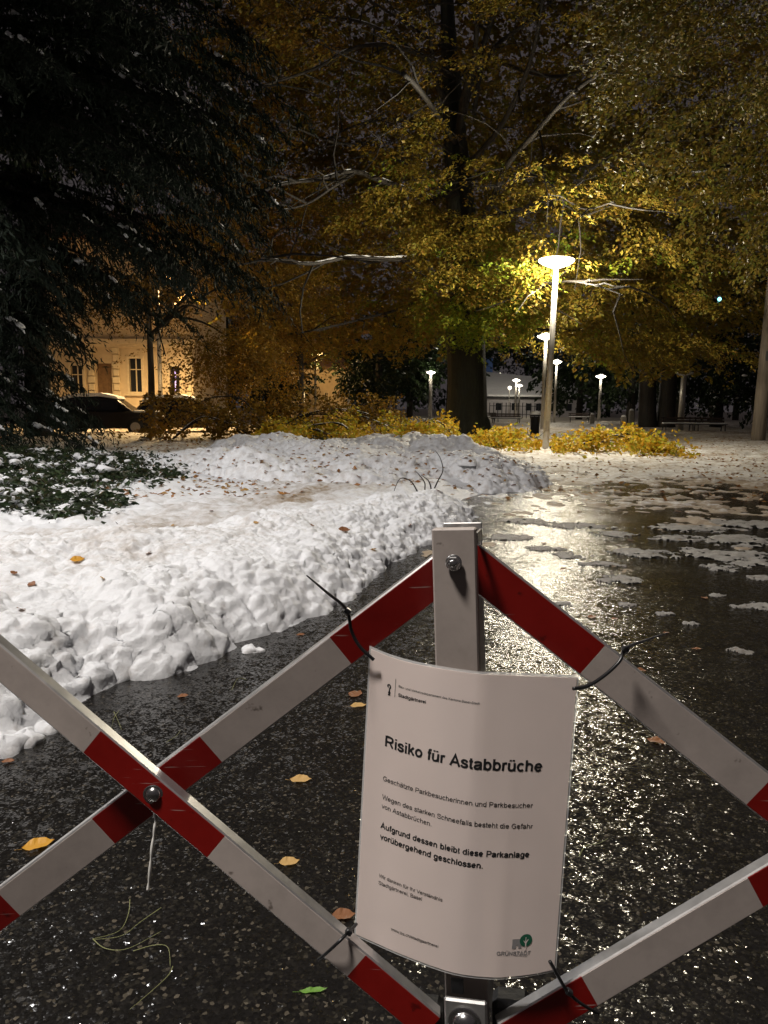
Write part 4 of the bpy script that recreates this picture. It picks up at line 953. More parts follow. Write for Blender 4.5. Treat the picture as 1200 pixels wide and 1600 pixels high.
def lettering(text, a, b, m, bold=0.0, hscale=1.0):
    (u0, v0), (u1, v1) = uv_of(*CROP(*a)), uv_of(*CROP(*b))
    dx, dy = (u1 - u0) * SW, -(v1 - v0) * SHH; ln = math.hypot(dx, dy); ang = math.atan2(dy, dx)
    V, F = grotesque(text, .088 + bold * 2.6)
    k = ln / (V[:, 0].max() - V[:, 0].min()); V = (V - np.array([V[:, 0].min(), 0])) * np.array([k, k * hscale])
    return print_mesh('lettering', V, F, u0, v0, ang, m), (u0, v0, ang)
lettering('Bau- und Verkehrsdepartement des Kantons Basel-Stadt', (228, 262), (575, 336), MT['inkgrey'], .004)
lettering('Stadtgärtnerei', (228, 300), (345, 333), MT['ink'], .022)
_, (tu, tv, ta) = lettering('Risiko für Astabbrüche', (168, 509), (848, 622), MT['ink'], .022)
lettering('Geschätzte Parkbesucherinnen und Parkbesucher', (160, 664), (805, 778), MT['ink'], .004)
lettering('Wegen des starken Schneefalls besteht die Gefahr', (155, 740), (806, 864), MT['ink'], .004)
lettering('von Astabbrüchen.', (154, 779), (368, 858), MT['ink'], .004)
lettering('Aufgrund dessen bleibt diese Parkanlage', (150, 866), (792, 992), MT['ink'], .024)
lettering('vorübergehend geschlossen.', (149, 908), (590, 1037), MT['ink'], .024)
lettering('Wir danken für Ihr Verständnis', (143, 1073), (420, 1180), MT['ink'], .003)
lettering('Stadtgärtnerei, Basel', (142, 1106), (328, 1182), MT['ink'], .003)
lettering('www.bs.ch/stadtgaertnerei', (196, 1304), (396, 1384), MT['ink'], .003)
lettering('GRÜNSTADT', (648, 1414), (795, 1409), MT['logogrey'], .02)
lettering('SCHWEIZ', (733, 1421), (782, 1419), MT['logogrey'], .006)
def flat(name, pts, a, m, off=.0003, ang=None):
    u0, v0 = uv_of(*CROP(*a)); return print_mesh(name, [(x / 1000, y / 1000) for x, y in pts], [tuple(range(len(pts)))], u0, v0, ta * .6 if ang is None else ang, m, off)
# header rule and the crozier emblem beside it (millimetres on the sheet)
flat('rule', [(0, 0), (.5, 0), (.5, -19), (0, -19)], (217, 222), MT['inkgrey'])
cro = [(1.6, -11.5), (4.4, -11.5), (4.1, -9.2), (5.1, -8.6), (4.0, -7.6), (3.8, -5.2), (4.9, -3.4), (4.7, -1.2), (3.2, .2), (1.2, -.1), (.2, -1.6), (.5, -3.2), (1.7, -3.9), (2.3, -3.2), (1.6, -2.2), (2.3, -1.2), (3.2, -1.6), (3.5, -2.8), (2.6, -4.6), (2.4, -7.4), (1.4, -8.6), (2.3, -9.2)]
flat('emblem', cro, (182, 240), MT['ink'])
flat('logo_block', [(0, 0), (9.2, 0), (9.2, -9.5), (6.4, -9.5), (6.4, -6.5), (4.0, -6.5), (4.0, -9.5), (0, -9.5)], (720, 1344), MT['logogrey'], ang=0)
flat('logo_crown', [(6.2 * math.cos(t * math.pi / 16), 6.2 * math.sin(t * math.pi / 16)) for t in range(32)], (777, 1348), MT['logogreen'], .0004, 0)
flat('logo_trunk', [(-.6, -9.5), (.6, -9.5), (.5, -3), (2.6, .6), (2.0, 1.1), (.4, -1.2), (.2, 3.2), (-.5, 3.2), (-.5, -1.6), (-2.2, .3), (-2.6, -.2), (-.6, -3.2)], (777, 1352), MT['paper'], .0005, 0)

# zip ties and string
def strap(pts, name, wdt, label, cat, m=MT['blackplastic'], group=None, r_end=.6, head=None):
    P = [PD(*q) for q in pts]; c = catmull(P, 8); root = empty(name, tuple(c[-1])); b = MB()
    b.tube(c, [wdt * (r_end + (1 - r_end) * min(1, i / (len(c) * .35))) for i in range(len(c))], 8); b.build('band', m, root, True)
    if head is not None:
        hp = PD(*head); h = MB(); h.bbox(.007, .006, .006, .001, T(*hp) @ Matrix.Rotation(.6, 4, 'Y')); h.build('lock', m, root)
    return tag(root, label, cat, group)
strap([(479, 899, .74), (510, 925, .75), (541, 952, .772), (549, 985, .777), (562, 1010, .777), (584, 1031, .778)], 'cable_tie', .0019, 'black cable tie at the upper left corner of the notice, long tail', 'cable tie', head=(543, 955, .772), r_end=.35)
strap([(1043, 989, .70), (1010, 1000, .735), (978, 1013, .765), (968, 1033, .765), (945, 1055, .757), (918, 1072, .745), (896, 1076, .7335)], 'cable_tie', .0019, 'black cable tie at the upper right corner of the notice', 'cable tie', head=(977, 1014, .766), r_end=.35)
strap([(497, 1500, .772), (515, 1485, .760), (535, 1466, .758), (557, 1444, .785)], 'cable_tie', .0017, 'black cable tie at the lower left corner of the notice', 'cable tie', head=(545, 1456, .764), r_end=.9)
strap([(935, 1584, .768), (905, 1566, .756), (886, 1548, .750), (872, 1525, .743), (859, 1502, .7395)], 'cable_tie', .0018, 'black cable tie at the lower right corner of the notice', 'cable tie', head=(889, 1550, .751), r_end=.9)
st = MB(); c = catmull([PD(*q) for q in ((240, 1262, .790), (243, 1280, .785), (241, 1300, .785), (237, 1330, .785), (234, 1362, .785), (231, 1391, .785))], 8)
st.tube(c, [.0009 + .0009 * abs(math.sin(i * .35)) for i in range(len(c))], 6)
tag(st.build('string', MT['string'], None, True), 'short white string hanging below the bar crossing', 'string')

# ------------------------------------------------------------------ small things on the asphalt and the snow
def leaf_obj(p, size, rz, m, label, shape='beech', curl=.18, tiltx=0.0, group=None, name='fallen_leaf'):
    n = 9; wmax = {'beech': .36, 'lance': .13, 'round': .42}[shape]; V = []; F = []
    for i in range(n):
        t = i / (n - 1); w_ = wmax * (math.sin(math.pi * t ** .85)) * (1 + .06 * math.sin(9 * t * math.pi)); x = (t - .5)
        z = curl * (x * x) * .9
        V += [(x, -w_, z + curl * w_ * 1.1 + .03 * math.sin(5 * i)), (x, 0, z), (x, w_, z + curl * w_ * 1.1 + .03 * math.cos(4 * i))]
    for i in range(n - 1):
        for k in (0, 1): a = i * 3 + k; F.append((a, a + 1, a + 4, a + 3))
    k = len(V); V += [(-.5, -.008, .0), (-.72, -.006, .03), (-.72, .008, .03), (-.5, .008, .0)]; F.append((k, k + 1, k + 2, k + 3))
    V = [(x * size, y * size, z * size) for x, y, z in V]
    b = MB().add(V, F); o = b.build(name, m); o.location = (p[0], p[1], p[2] + .004); o.rotation_euler = (tiltx, random.uniform(-.12, .12), rz)
    return tag(o, label, 'leaf', group)
LV = [  # px, py, metres, rotation, material, shape, label
    (60, 1322, .085, .45, 'goldleaf', 'beech', 'golden yellow leaf on asphalt under the barrier, by its far left end'),
    (470, 1220, .075, -.1, 'tanleaf', 'beech', 'pale tan leaf on asphalt left of the notice heading'),
    (452, 1349, .058, .3, 'tanleaf', 'beech', 'curled tan leaf lying alone below the pale one, left of the notice'),
    (286, 1089, .05, .1, 'brownleaf', 'round', 'brown leaf on asphalt just before the snow bank foot'),
    (556, 1086, .085, 1.1, 'brownleaf', 'beech', 'brown curled leaf by the upper left edge of the notice'),
    (560, 1104, .07, .2, 'tanleaf', 'beech', 'tan leaf touching the brown curled one by the notice edge'),
    (490, 1550, .062, .03, 'greenleaf', 'lance', 'narrow green leaf on dark asphalt at the bottom'),
    (537, 1432, .06, .1, 'brownleaf', 'beech', 'orange brown leaf half hidden by the lower left notice corner'),
    (1030, 1160, .09, -.6, 'brownleaf', 'beech', 'rust brown leaf peeping below the right white bar'),
    (13, 1191, .045, .2, 'brownleaf', 'beech', 'small brown leaf by the snow lumps at the left edge'),
    (470, 993, .05, 0, 'brownleaf', 'round', 'small brown leaf on asphalt beside the upper left cable tie'),
]
for x, y, s, rz, m, sh, lb in LV: leaf_obj(G(x, y), s, rz, MT[m], lb, sh)
# leaves lying on the near snow bank: drop them on the built surface
dg = bpy.context.evaluated_depsgraph_get()
def drop(px, py):
    k = ray(px, py).normalized(); hit, loc, nor, idx, ob, mx = SC.ray_cast(dg, EYE + k * 1.6, k)
    return loc if hit else G(px, py)
dg.update()
for x, y, s, m in ((121, 876, .085, 'goldleaf'), (232, 866, .05, 'brownleaf'), (22, 897, .05, 'brownleaf'), (50, 915, .06, 'brownleaf'), (32, 954, .06, 'brownleaf'), (538, 829, .10, 'brownleaf'),
                   (487, 822, .06, 'brownleaf'), (400, 818, .05, 'tanleaf'), (640, 822, .06, 'brownleaf'), (583, 860, .06, 'goldleaf'), (437, 770, .10, 'goldleaf'), (500, 752, .09, 'brownleaf'), (560, 745, .09, 'brownleaf'),
                   (790, 723, .11, 'brownleaf'), (802, 759, .10, 'brownleaf'), (685, 768, .08, 'brownleaf'), (365, 770, .08, 'tanleaf'), (330, 800, .05, 'brownleaf'), (270, 822, .05, 'tanleaf'), (160, 905, .04, 'tanleaf')):
    p = drop(x, y); leaf_obj((p.x, p.y, p.z + .004), s, random.uniform(0, 6), MT[m], ('golden yellow' if m == 'goldleaf' else 'pale tan' if m == 'tanleaf' else 'brown') + (' leaf lying on the near snow bank' if y > 805 else ' leaf lying on the snow around the far bank'), 'beech', group='leaves lying on the snow banks', tiltx=.4)
for x, y, s in ((925, 965, .07), (1040, 990, .05), (1000, 1048, .06), (1155, 1018, .06), (880, 890, .07), (1100, 935, .06), (960, 968, .05), (1088, 1015, .05), (812, 905, .06), (985, 845, .08), (850, 850, .08), (1060, 800, .1), (905, 800, .09)):
    leaf_obj(G(x, y), s, random.uniform(0, 6), MT['brownleaf'], 'dark brown leaf stuck to the glittering wet asphalt', 'beech', group='leaves on the wet asphalt at the right')

# grass blades on the asphalt
for i, (pts, lb) in enumerate([
    ([(203, 1405), (200, 1430), (185, 1455), (145, 1467)], 'thin pale grass blade curving on dark asphalt, upper of the tuft'),
    ([(252, 1418), (220, 1440), (190, 1462), (148, 1468)], 'thin straight grass blade crossing the tuft on dark asphalt'),
    ([(145, 1467), (165, 1482), (200, 1482), (252, 1455)], 'thin grass blade bowing below the tuft on dark asphalt'),
    ([(208, 1486), (240, 1477), (262, 1480), (266, 1510)], 'hooked pale grass stalk on dark asphalt'),
    ([(270, 1510), (262, 1525), (235, 1550), (203, 1577)], 'long pale grass stalk, lowest on the dark asphalt'),
    ([(178, 1112), (184, 1125), (190, 1140)], 'small grass tuft blade above the bar crossing'),
    ([(186, 1110), (178, 1122), (174, 1138)], 'small grass blade leaning left above the bar crossing'),
    ([(362, 1078), (372, 1060), (386, 1062)], 'pale stalk bent on asphalt below the snow lump'),
    ([(260, 1160), (275, 1150), (283, 1140)], 'short pale straw above the crossing bars'),
    ([(905, 1338), (915, 1322), (935, 1318), (950, 1310)], 'dry grass stalk on asphalt right of the notice')]):
    c = catmull([tuple(G(x, y, .006)) for x, y in pts], 6); b = MB(); b.tube(c, [.0011 * (1 - .6 * j / len(c)) for j in range(len(c))], 5)
    tag(b.build('grass_blade', MT['grassblade'], None, True), lb, 'grass blade')

# snow lumps and slush patches on the asphalt
def lump(p, s, seed, m, flat_=.7, sx=1.0, nu=16, nv=9):
    V = []; F = []; pr = random.Random(seed); ph = [pr.uniform(0, 6) for _ in range(6)]
    for j in range(nv):
        a = math.pi / 2 * j / (nv - 1)
        for i in range(nu):
            t = 2 * math.pi * i / nu; rr = 1 + .16 * math.sin(2 * t + ph[0]) + .12 * math.sin(3 * t + ph[1] + a * 2) + .09 * math.sin(5 * t + ph[2]) + .10 * math.sin(4 * a + ph[3] + 2 * t) + .05 * math.sin(8 * t + ph[4])
            V.append((math.cos(t) * math.cos(a) * rr * s * sx * (1.0 if j else .9), math.sin(t) * math.cos(a) * rr * s, math.sin(a) * s * flat_ * (1 + .15 * math.sin(3 * t + ph[5])) - (.02 if j == 0 else 0)))
    for j in range(nv - 1):
        for i in range(nu): F.append((j * nu + i, j * nu + (i + 1) % nu, (j + 1) * nu + (i + 1) % nu, (j + 1) * nu + i))
    b = MB().add(V, F); o = b.build('snow_lump' if flat_ > .3 else 'slush_patch', m, None, True); o.location = (p[0], p[1], p[2]); o.rotation_euler.z = pr.uniform(-.4, .4); return o
for x, y, s, lb in ((390, 1017, .045, 'small loose snow lump lying alone on the asphalt'), (404, 1018, .03, 'tiny snow lump beside the loose lump on the asphalt'), (245, 1050, .085, 'round snow ball at the foot of the near snow bank'),
                    (215, 1052, .06, 'snow lump left of the round ball at the bank foot'), (42, 1158, .062, 'white snow lump under the left end of the barrier'), (8, 1172, .075, 'larger snow lump at the left edge of the asphalt'), (75, 1140, .05, 'snow lump tucked between bank and left white bar'),
                    (862, 706, .22, 'snow lump beside the base of the tallest lamp'), (730, 725, .15, 'round snow clod on top of the far snow bank')):
    tag(lump(G(x, y) if y != 725 else drop(x, y), s, x, MT['snow']), lb, 'snow lump')
pr = random.Random(77)
SP = [(940, 882, .10), (968, 905, .12), (1150, 818, .24), (1180, 848, .26), (1120, 868, .2), (1175, 880, .16), (1085, 862, .14), (1130, 888, .12), (850, 858, .12), (800, 840, .16), (990, 862, .14), (1010, 866, .18), (890, 868, .13), (1155, 948, .05), (1190, 948, .08), (1155, 1018, .05), (1080, 975, .03), (1120, 930, .04), (1200, 905, .1),
      (880, 945, .06), (980, 945, .05), (1040, 960, .04), (820, 815, .2), (900, 822, .2), (1060, 825, .22), (1140, 842, .22), (1060, 842, .16), (960, 835, .14), (1195, 820, .26), (1100, 826, .2), (1165, 866, .18)]
def slush(p, s_, sx, seed):
    nx_, ny_ = 46, 30; x = np.linspace(-1.5, 1.5, nx_); y = np.linspace(-1.5, 1.5, ny_); X, Y = np.meshgrid(x, y); WX = X * s_ * sx; WY = Y * s_
    k_ = .32 / s_ ** .5
    f_ = 1 - (X ** 2 + Y ** 2) * 1.0 + 4.6 * (fbm(WX * 17 * k_ + seed, WY * 24 * k_, seed, 5) - .52)
    Z = np.where(f_ > 0, .011 * np.sqrt(np.maximum(f_, 0)) + .010 * lumps(WX + seed, WY, .04, seed) * np.minimum(1, np.maximum(f_, 0) * 2), .02 * f_) * min(1, .5 + s_ * 2)
    F = grid_faces(ny_, nx_, (f_ > -.25).ravel())
    if len(F) < 4: return None
    V, F, u = compact(np.stack([WX, WY, Z], -1).reshape(-1, 3), F); me = np_mesh('slush_patch', V, F); add_attr(me, 'dirt', .18 * fbm(V[:, 0] * 8, V[:, 1] * 8, seed))
    o = link('slush_patch', me, MT['slush'], None, True); o.location = p; o.rotation_euler.z = pr.uniform(-.25, .25); return o
for i, (x, y, s_) in enumerate(SP):
    o = slush(G(x, y), s_, pr.uniform(1.0, 1.7), 300 + i * 7)
    if o is not None: tag(o, ('broad' if s_ >= .28 else 'mid sized' if s_ >= .12 else 'small') + (' slush patch on the wet path, out beyond the barrier post top' if y < 835 else ' slush patch on the wet path to the right of the post' if x > 1050 else ' slush patch in the lamp reflection on the wet path'), 'slush patch', 'slush patches on the wet path')

# twigs standing in the snow
def twig(pts_list, Y, label, r=.008):
    root = empty('bare_twig', tuple(PY(*pts_list[0][0], Y)))
    for pts in pts_list:
        c = catmull([PY(x, y, Y) for x, y in pts], 5); b = MB(); b.tube(c, [r * (1 - .7 * j / len(c)) for j in range(len(c))], 5); b.build('shoot', MT['branchbark'], root, True)
    return tag(root, label, 'twig')
twig([[(672, 778), (684, 752), (692, 735), (688, 716), (680, 704)], [(662, 776), (664, 756), (655, 742), (648, 735)], [(674, 766), (670, 752), (658, 742)], [(652, 768), (642, 752), (625, 748), (614, 772)]], 9.6, 'bare forked twig sticking up from the snow between the banks', .011)
twig([[(570, 815), (580, 811), (598, 810)], [(598, 826), (592, 814), (608, 812)]], 7.6, 'dark little forked twig lying on the near snow bank', .007)

# leaf litter, ground cover
rg = np.random.default_rng(88); n = 7500
Yl = np.exp(rg.uniform(math.log(8.5), math.log(34), n)); Xl = rg.uniform(-.55, .62, n) * Yl
k = (rg.uniform(0, 1, n) < .35 + .9 * (fbm(Xl * .5, Yl * .5, 9) > .5)) & ((Yl > 10.0) | (Xl < -1.0)); Xl = Xl[k]; Yl = Yl[k]
ii = np.clip(np.searchsorted(ys, Yl), 0, len(ys) - 1); jj = np.clip(np.searchsorted(us, Xl / (Yl + 1)), 0, len(us) - 1); Zl = np.maximum(Zg[ii, jj], 0) + .015
dg = bpy.context.evaluated_depsgraph_get()
for q in np.where(Yl < 18.5)[0]:
    hit, loc, *_ = SC.ray_cast(dg, (Xl[q], Yl[q], .95), (0, 0, -1))
    if hit: Zl[q] = loc.z + .012
C = np.stack([Xl, Yl, Zl], 1); A = rg.normal(0, 1, C.shape); A[:, 2] *= .15; Nn = np.array([0, 0, 1.0]) + rg.normal(0, .35, C.shape)
tag(link('leaf_litter', leaf_mesh('leaf_litter', C, A, Nn, rg.uniform(.06, .11, len(C))), MT['litter']), 'brown leaf litter strewn over the trodden snow', 'leaf litter', kind='stuff')

def shrub(px, py, rx, ry, h, label, seed, n=150, leaf=.075):
    g = G(px, py); rg = np.random.default_rng(seed); pr = random.Random(seed); root = empty('low_shrub', (g.x, g.y, .08))
    a = rg.uniform(0, 2 * math.pi, n); r = np.sqrt(rg.uniform(0, 1, n)); P = np.stack([g.x + np.cos(a) * r * rx, g.y + np.sin(a) * r * ry, .1 + rg.uniform(.1, 1, n) * h * (1 - .6 * r ** 2)], 1)
    od = np.stack([np.cos(a), np.sin(a), rg.uniform(-.1, .6, n)], 1); C, A, Nn, S = sprays(P, od, 16, .16, .13, leaf, rg, tilt=.6, droop=.05); C[:, 2] = np.maximum(C[:, 2], .09)
    o = link('leaves', leaf_mesh('leaves', C, A, Nn, S, .5), MT['coverleaf'], root); o['kind'] = 'stuff'
    st_ = MB()
    for i in range(7):
        e = Vector(P[i]); st_.tube([(g.x + pr.uniform(-.2, .2) * rx, g.y + pr.uniform(-.2, .2), .05), (e.x * .6 + g.x * .4, e.y * .6 + g.y * .4, e.z * .7), e], [.008, .006, .003], 4, False)
    st_.build('stems', MT['branchbark'], root)
    sn = MB()
    for i in range(int(n * .30)):
        q = Vector(P[pr.randrange(n)]); w_ = .035 + .12 * pr.random() ** 2.2; d = Vector((pr.uniform(-1, 1), pr.uniform(-1, 1), pr.uniform(-.3, .1))) * w_ * 1.6; q.z += .03
        clump(sn, q, w_ * .85, d * .6, pr, 3)
    o = sn.build('snow_clumps', MT['snow'], root, True); o['kind'] = 'stuff'
    return tag(root, label, 'shrub', 'snow dusted low shrubs on the lawn')
for i, (x, y, rx, ry, h, lb) in enumerate([
    (20, 800, .85, .8, .42, 'dark leafy shrub at the left edge, closest to the snow bank'), (95, 815, .6, .6, .32, 'small dark shrub half buried beside the left edge shrub'), (40, 765, 1.1, .9, .45, 'broad dark shrub behind the left edge shrub'),
    (140, 775, .9, .8, .36, 'dark low shrub in the middle of the snowy bed'), (195, 765, .8, .7, .42, 'drooping dark shrub with snow on its back'), (20, 735, 1.4, 1.0, .5, 'broad dark shrub under the conifer skirt'), (110, 738, 1.2, .9, .38, 'dark shrub patch before the parked car'),
    (185, 735, 1.0, .9, .3, 'low dark shrub patch right of the one before the car'), (245, 742, .7, .6, .25, 'thin dark shrub at the edge of the snowy lawn'), (120, 836, .35, .3, .14, 'tiny dark plant poking out of trodden snow'), (405, 750, .3, .25, .42, 'dark sprig poking from the far snow bank'), (500, 718, .5, .3, .62, 'dark sprigs on the crest of the far snow bank'), (460, 728, .3, .25, .55, 'grassy sprig beside the crest of the far snow bank')]):
    shrub(x, y, rx * 1.15, ry * 1.1, h * .72, lb, 400 + i, n=int(60 + 80 * rx * ry), leaf=.085)

# ------------------------------------------------------------------ grey mast, bins, bollards, benches
mb = PY(1184, 690, 28.5); root = empty('wooden_mast', (mb.x, 28.5, 0)); b = MB()
b.tube([(mb.x, 28.5, -.1), (mb.x + .05, 28.5, 3), (mb.x + .16, 28.5, 9)], [.26, .235, .2], 12); b.build('pole', MT['mast'], root, True)
b = MB(); b.tube([(mb.x, 28.5, -.05), (mb.x, 28.5, .12)], [.36, .33], 12); b.build('foot_collar', MT['stone'], root)
b = MB(); b.box(-.1, .1, -.29, -.26, 0, .35, T(mb.x, 28.5, 3.1)); b.build('plate', MT['inkgrey'], root)
tag(root, 'thick weathered grey wooden mast at the right edge', 'pole')
def litter_bin(px, Y, label):
    x = PY(px, 660, Y).x; root = empty('litter_bin', (x, Y, 0)); b = MB(); b.lathe([(.17, .05), (.20, .08), (.21, .85), (.22, .88)], T(x, Y, 0), 18); b.build('body', MT['iron'], root, True)
    b = MB(); b.lathe([(.24, .9), (.25, .93), (.12, 1.0), (.02, 1.01)], T(x, Y, 0), 18); b.build('lid', MT['iron'], root, True)
    b = MB(); b.lathe([(.24, .96), (.26, 1.02), (.2, 1.1), (.03, 1.13)], T(x, Y, 0), 14); b.build('snow_cap', MT['snow'], root, True)
    return tag(root, label, 'bin')
litter_bin(836, 34, 'snow topped round litter bin beside the tallest lamp pole')
def bollard(px, Y, h, label, w_=.16):
    x = PY(px, 660, Y).x; root = empty('stone_bollard', (x, Y, 0)); b = MB(); b.bbox(w_ * 2, w_ * 2, h, .04, T(x, Y, h / 2)); b.build('shaft', MT['stone'], root)
    b = MB(); b.lathe([(w_ * .9, h), (w_, h + .04), (w_ * .6, h + .12), (.02, h + .14)], T(x, Y, 0), 12); b.build('snow_cap', MT['snow'], root, True); return tag(root, label, 'bollard')
bollard(974, 48, .75, 'short grey stone bollard before the twin trunks', .17); bollard(986, 55, 1.15, 'taller stone bollard beside the leaning trunk', .17); bollard(925, 60, .8, 'small bollard below the snow capped lamp', .16)
def bench(px, Y, L_, label, yaw=0.0, boards=3):
    p = PY(px, 660, Y); root = empty('park_bench', (p.x, Y, 0), yaw); m0 = Matrix.Translation((p.x, Y, 0)) @ Matrix.Rotation(yaw, 4, 'Z')
    for k in range(boards):
        b = MB(); b.bbox(L_, .11, .035, .006, m0 @ T(0, -.02 - .14 * k, .45)); b.build('seat_slat', MT['benchwood'], root)
    for k in range(2):
        b = MB(); b.bbox(L_, .035, .11, .006, m0 @ T(0, .10 + .03 * k, .62 + .16 * k)); b.build('back_slat', MT['benchwood'], root)
    for sx in (-.42, .42):
        b = MB(); X = sx * L_
        b.tube([m0 @ Vector((X, .13, .85)), m0 @ Vector((X, .07, .45)), m0 @ Vector((X, .14, -.02))], .028, 6); b.tube([m0 @ Vector((X, .08, .43)), m0 @ Vector((X, -.36, .43)), m0 @ Vector((X, -.40, -.02))], .028, 6); b.build('leg', MT['iron'], root, True)
    b = MB(); b.bbox(L_ * .96, .36, .07, .03, m0 @ T(0, -.15, .505)); b.build('snow_cap', MT['snow'], root)
    return tag(root, label, 'bench', 'park benches')
bench(1058, 42, 1.8, 'dark bench nearer the twin trunks, before the unlit lamp'); bench(1108, 42, 1.8, 'dark bench next to it, nearer the grey mast')
bench(790, 58, 2.4, 'wooden bench between beech trunk and litter bin', .1); bench(762, 66, 2.0, 'dark bench just past the beech trunk', .5); bench(905, 70, 2.0, 'far bench below the small snow capped lamp', -.2)
# iron fence far away, posts in a row
fx0, fx1 = PY(765, 640, 92).x, PY(842, 640, 92).x; root = empty('iron_fence', ((fx0 + fx1) / 2, 92, 0))
for i in range(13):
    x = fx0 + (fx1 - fx0) * i / 12; b = MB(); b.bbox(.09, .09, 1.9, .02, T(x, 92, .95)); b.build('fence_post', MT['iron'], root)
for z in (.5, 1.5):
    b = MB(); b.bbox(fx1 - fx0, .05, .07, .01, T((fx0 + fx1) / 2, 92.06, z)); b.build('rail', MT['iron'], root)
tag(root, 'dark iron post fence far beyond the benches', 'fence')

# ------------------------------------------------------------------ cream house, small house, pale building
def house(Y, x0, x1, H, label, windows, doors=(), pil=(), cornices=(), roof_h=2.0, eave=.7, depth=9, mat_=None, litw=None, name='cream_house'):
    root = empty(name, ((x0 + x1) / 2, Y, 0)); wm = mat_ or MT['plaster']
    # front wall cut round the openings: columns of boxes between sorted x edges
    ops = [(a, b_, z0, z1) for a, b_, z0, z1, *_ in windows] + [(a, b_, 0, z1) for a, b_, z1 in doors]
    xs = sorted({x0, x1, *[o_[0] for o_ in ops], *[o_[1] for o_ in ops]}); wb = MB()
    for a, b_ in zip(xs[:-1], xs[1:]):
        m = (a + b_) / 2; hs = sorted([(z0, z1) for p, q, z0, z1 in ops if p < m < q]); z = -.1
        for z0, z1 in hs:
            if z0 > z: wb.box(a, b_, Y, Y + .35, z, z0)
            z = z1
        wb.box(a, b_, Y, Y + .35, z, H)
    wb.box(x0, x0 + .3, Y + .35, Y + depth, -.1, H); wb.box(x1 - .3, x1, Y + .35, Y + depth, -.1, H); wb.box(x0 + .3, x1 - .3, Y + depth - .3, Y + depth, -.1, H)
    wb.build('wall', wm, root)
    for a, b_, z0, z1, *k in windows:
        f = MB(); t = .13
        f.box(a - t, a, Y - .06, Y + .05, z0 - t, z1 + t); f.box(b_, b_ + t, Y - .06, Y + .05, z0 - t, z1 + t); f.box(a, b_, Y - .06, Y + .05, z1, z1 + t); f.box(a, b_, Y - .09, Y + .05, z0 - t, z0)
        fo = f.build('window', MT['trim'], root)
        f = MB(); f.box(a, b_, Y + .16, Y + .18, z0, z1); f.build('pane', k[0] if k else MT['glass'], fo)
        f = MB(); mx_ = (a + b_) / 2; f.box(mx_ - .03, mx_ + .03, Y + .12, Y + .155, z0, z1); f.box(a, b_, Y + .115, Y + .157, z0 + (z1 - z0) * .66, z0 + (z1 - z0) * .66 + .05); f.build('glazing_bar', MT['trim'], fo)
        f = MB(); f.box(a - .2, b_ + .2, Y - .16, Y - .062, z0 - .22, z0 - t - .003); f.build('sill', MT['trim'], fo)
    for a, b_, z1 in doors:
        f = MB(); f.box(a, b_, Y + .20, Y + .26, -.1, z1); do = f.build('door', MT['doorwood'], root)
        for k in range(3):
            f = MB(); wd = (b_ - a) / 3; f.box(a + wd * k + .05, a + wd * (k + 1) - .05, Y + .17, Y + .198, .3, z1 - .2); f.build('panel', MT['doorwood'], do)
    for a, b_, z1 in pil:
        z = 0; k = 0
        while z < z1 - .2:
            f = MB(); f.bbox(b_ - a - (.0 if k % 2 == 0 else .1), .12, .36, .03, T((a + b_) / 2, Y - .065, z + .19)); f.build('quoin_block', MT['trim'], root); z += .4; k += 1
    for z, h_, pr_ in cornices:
        f = MB(); f.box(x0 - pr_, x1 + pr_, Y - pr_, Y - .003, z, z + h_); f.box(x0 - pr_ * .5, x1 + pr_ * .5, Y - pr_ * .5, Y - .004, z - h_ * .6, z - .003); f.build('cornice', MT['trim'], root)
    f = MB(); e = eave; f.add([(x0 - e, Y - e, H + .05), (x1 + e, Y - e, H + .05), (x1 + e, Y + depth + e, H + .05), (x0 - e, Y + depth + e, H + .05), (x0 + 1.2, Y + depth / 2, H + roof_h), (x1 - 1.2, Y + depth / 2, H + roof_h),
        (x0 - e, Y - e, H - .15), (x1 + e, Y - e, H - .15), (x1 + e, Y + depth + e, H - .15), (x0 - e, Y + depth + e, H - .15)],
        [(0, 1, 5, 4), (1, 2, 5), (2, 3, 4, 5), (3, 0, 4), (0, 6, 7, 1), (1, 7, 8, 2), (2, 8, 9, 3), (3, 9, 6, 0), (6, 9, 8, 7)]); ro = f.build('roof', MT['roof'], root)
    f = MB(); f.box(x0 + 2, x0 + 2.7, Y + depth * .5 - .4, Y + depth * .5 + .3, H + roof_h - .8, H + roof_h + .9); f.build('chimney', wm, ro)
    return tag(root, label, 'house')
HY = 42.0
hx = lambda px: PY(px, 600, HY).x
hz = lambda py: PY(200, py, HY).z
house(HY, hx(40), hx(302), 10.2, 'cream house lit orange behind parked cars and the conifer',
      [(hx(203), hx(222), hz(612), hz(560)), (hx(266), hx(281), hz(612), hz(572)), (hx(203), hx(222), 6.2, 8.3), (hx(266), hx(281), 6.2, 8.3), (hx(112), hx(130), hz(615), hz(572)), (hx(155), hx(172), 6.2, 8.3), (hx(112), hx(130), 6.2, 8.3)],
      [(hx(151), hx(175), hz(568))], [(hx(138), hx(150), 4.3), (hx(177), hx(189), 4.3), (hx(291), hx(301), 4.3)], [(4.55, .28, .22), (9.85, .22, .3)], 2.4, 1.0)
f = MB(); f.box(hx(272.5), hx(274.5), HY + .10, HY + .112, hz(611), hz(574)); lsr = f.build('light_strip', MT['purple']); tag(lsr, 'thin purple light strip glowing in the right window', 'light strip')
SY = 72.0; sx = lambda px: PY(px, 600, SY).x; sz = lambda py: PY(520, py, SY).z
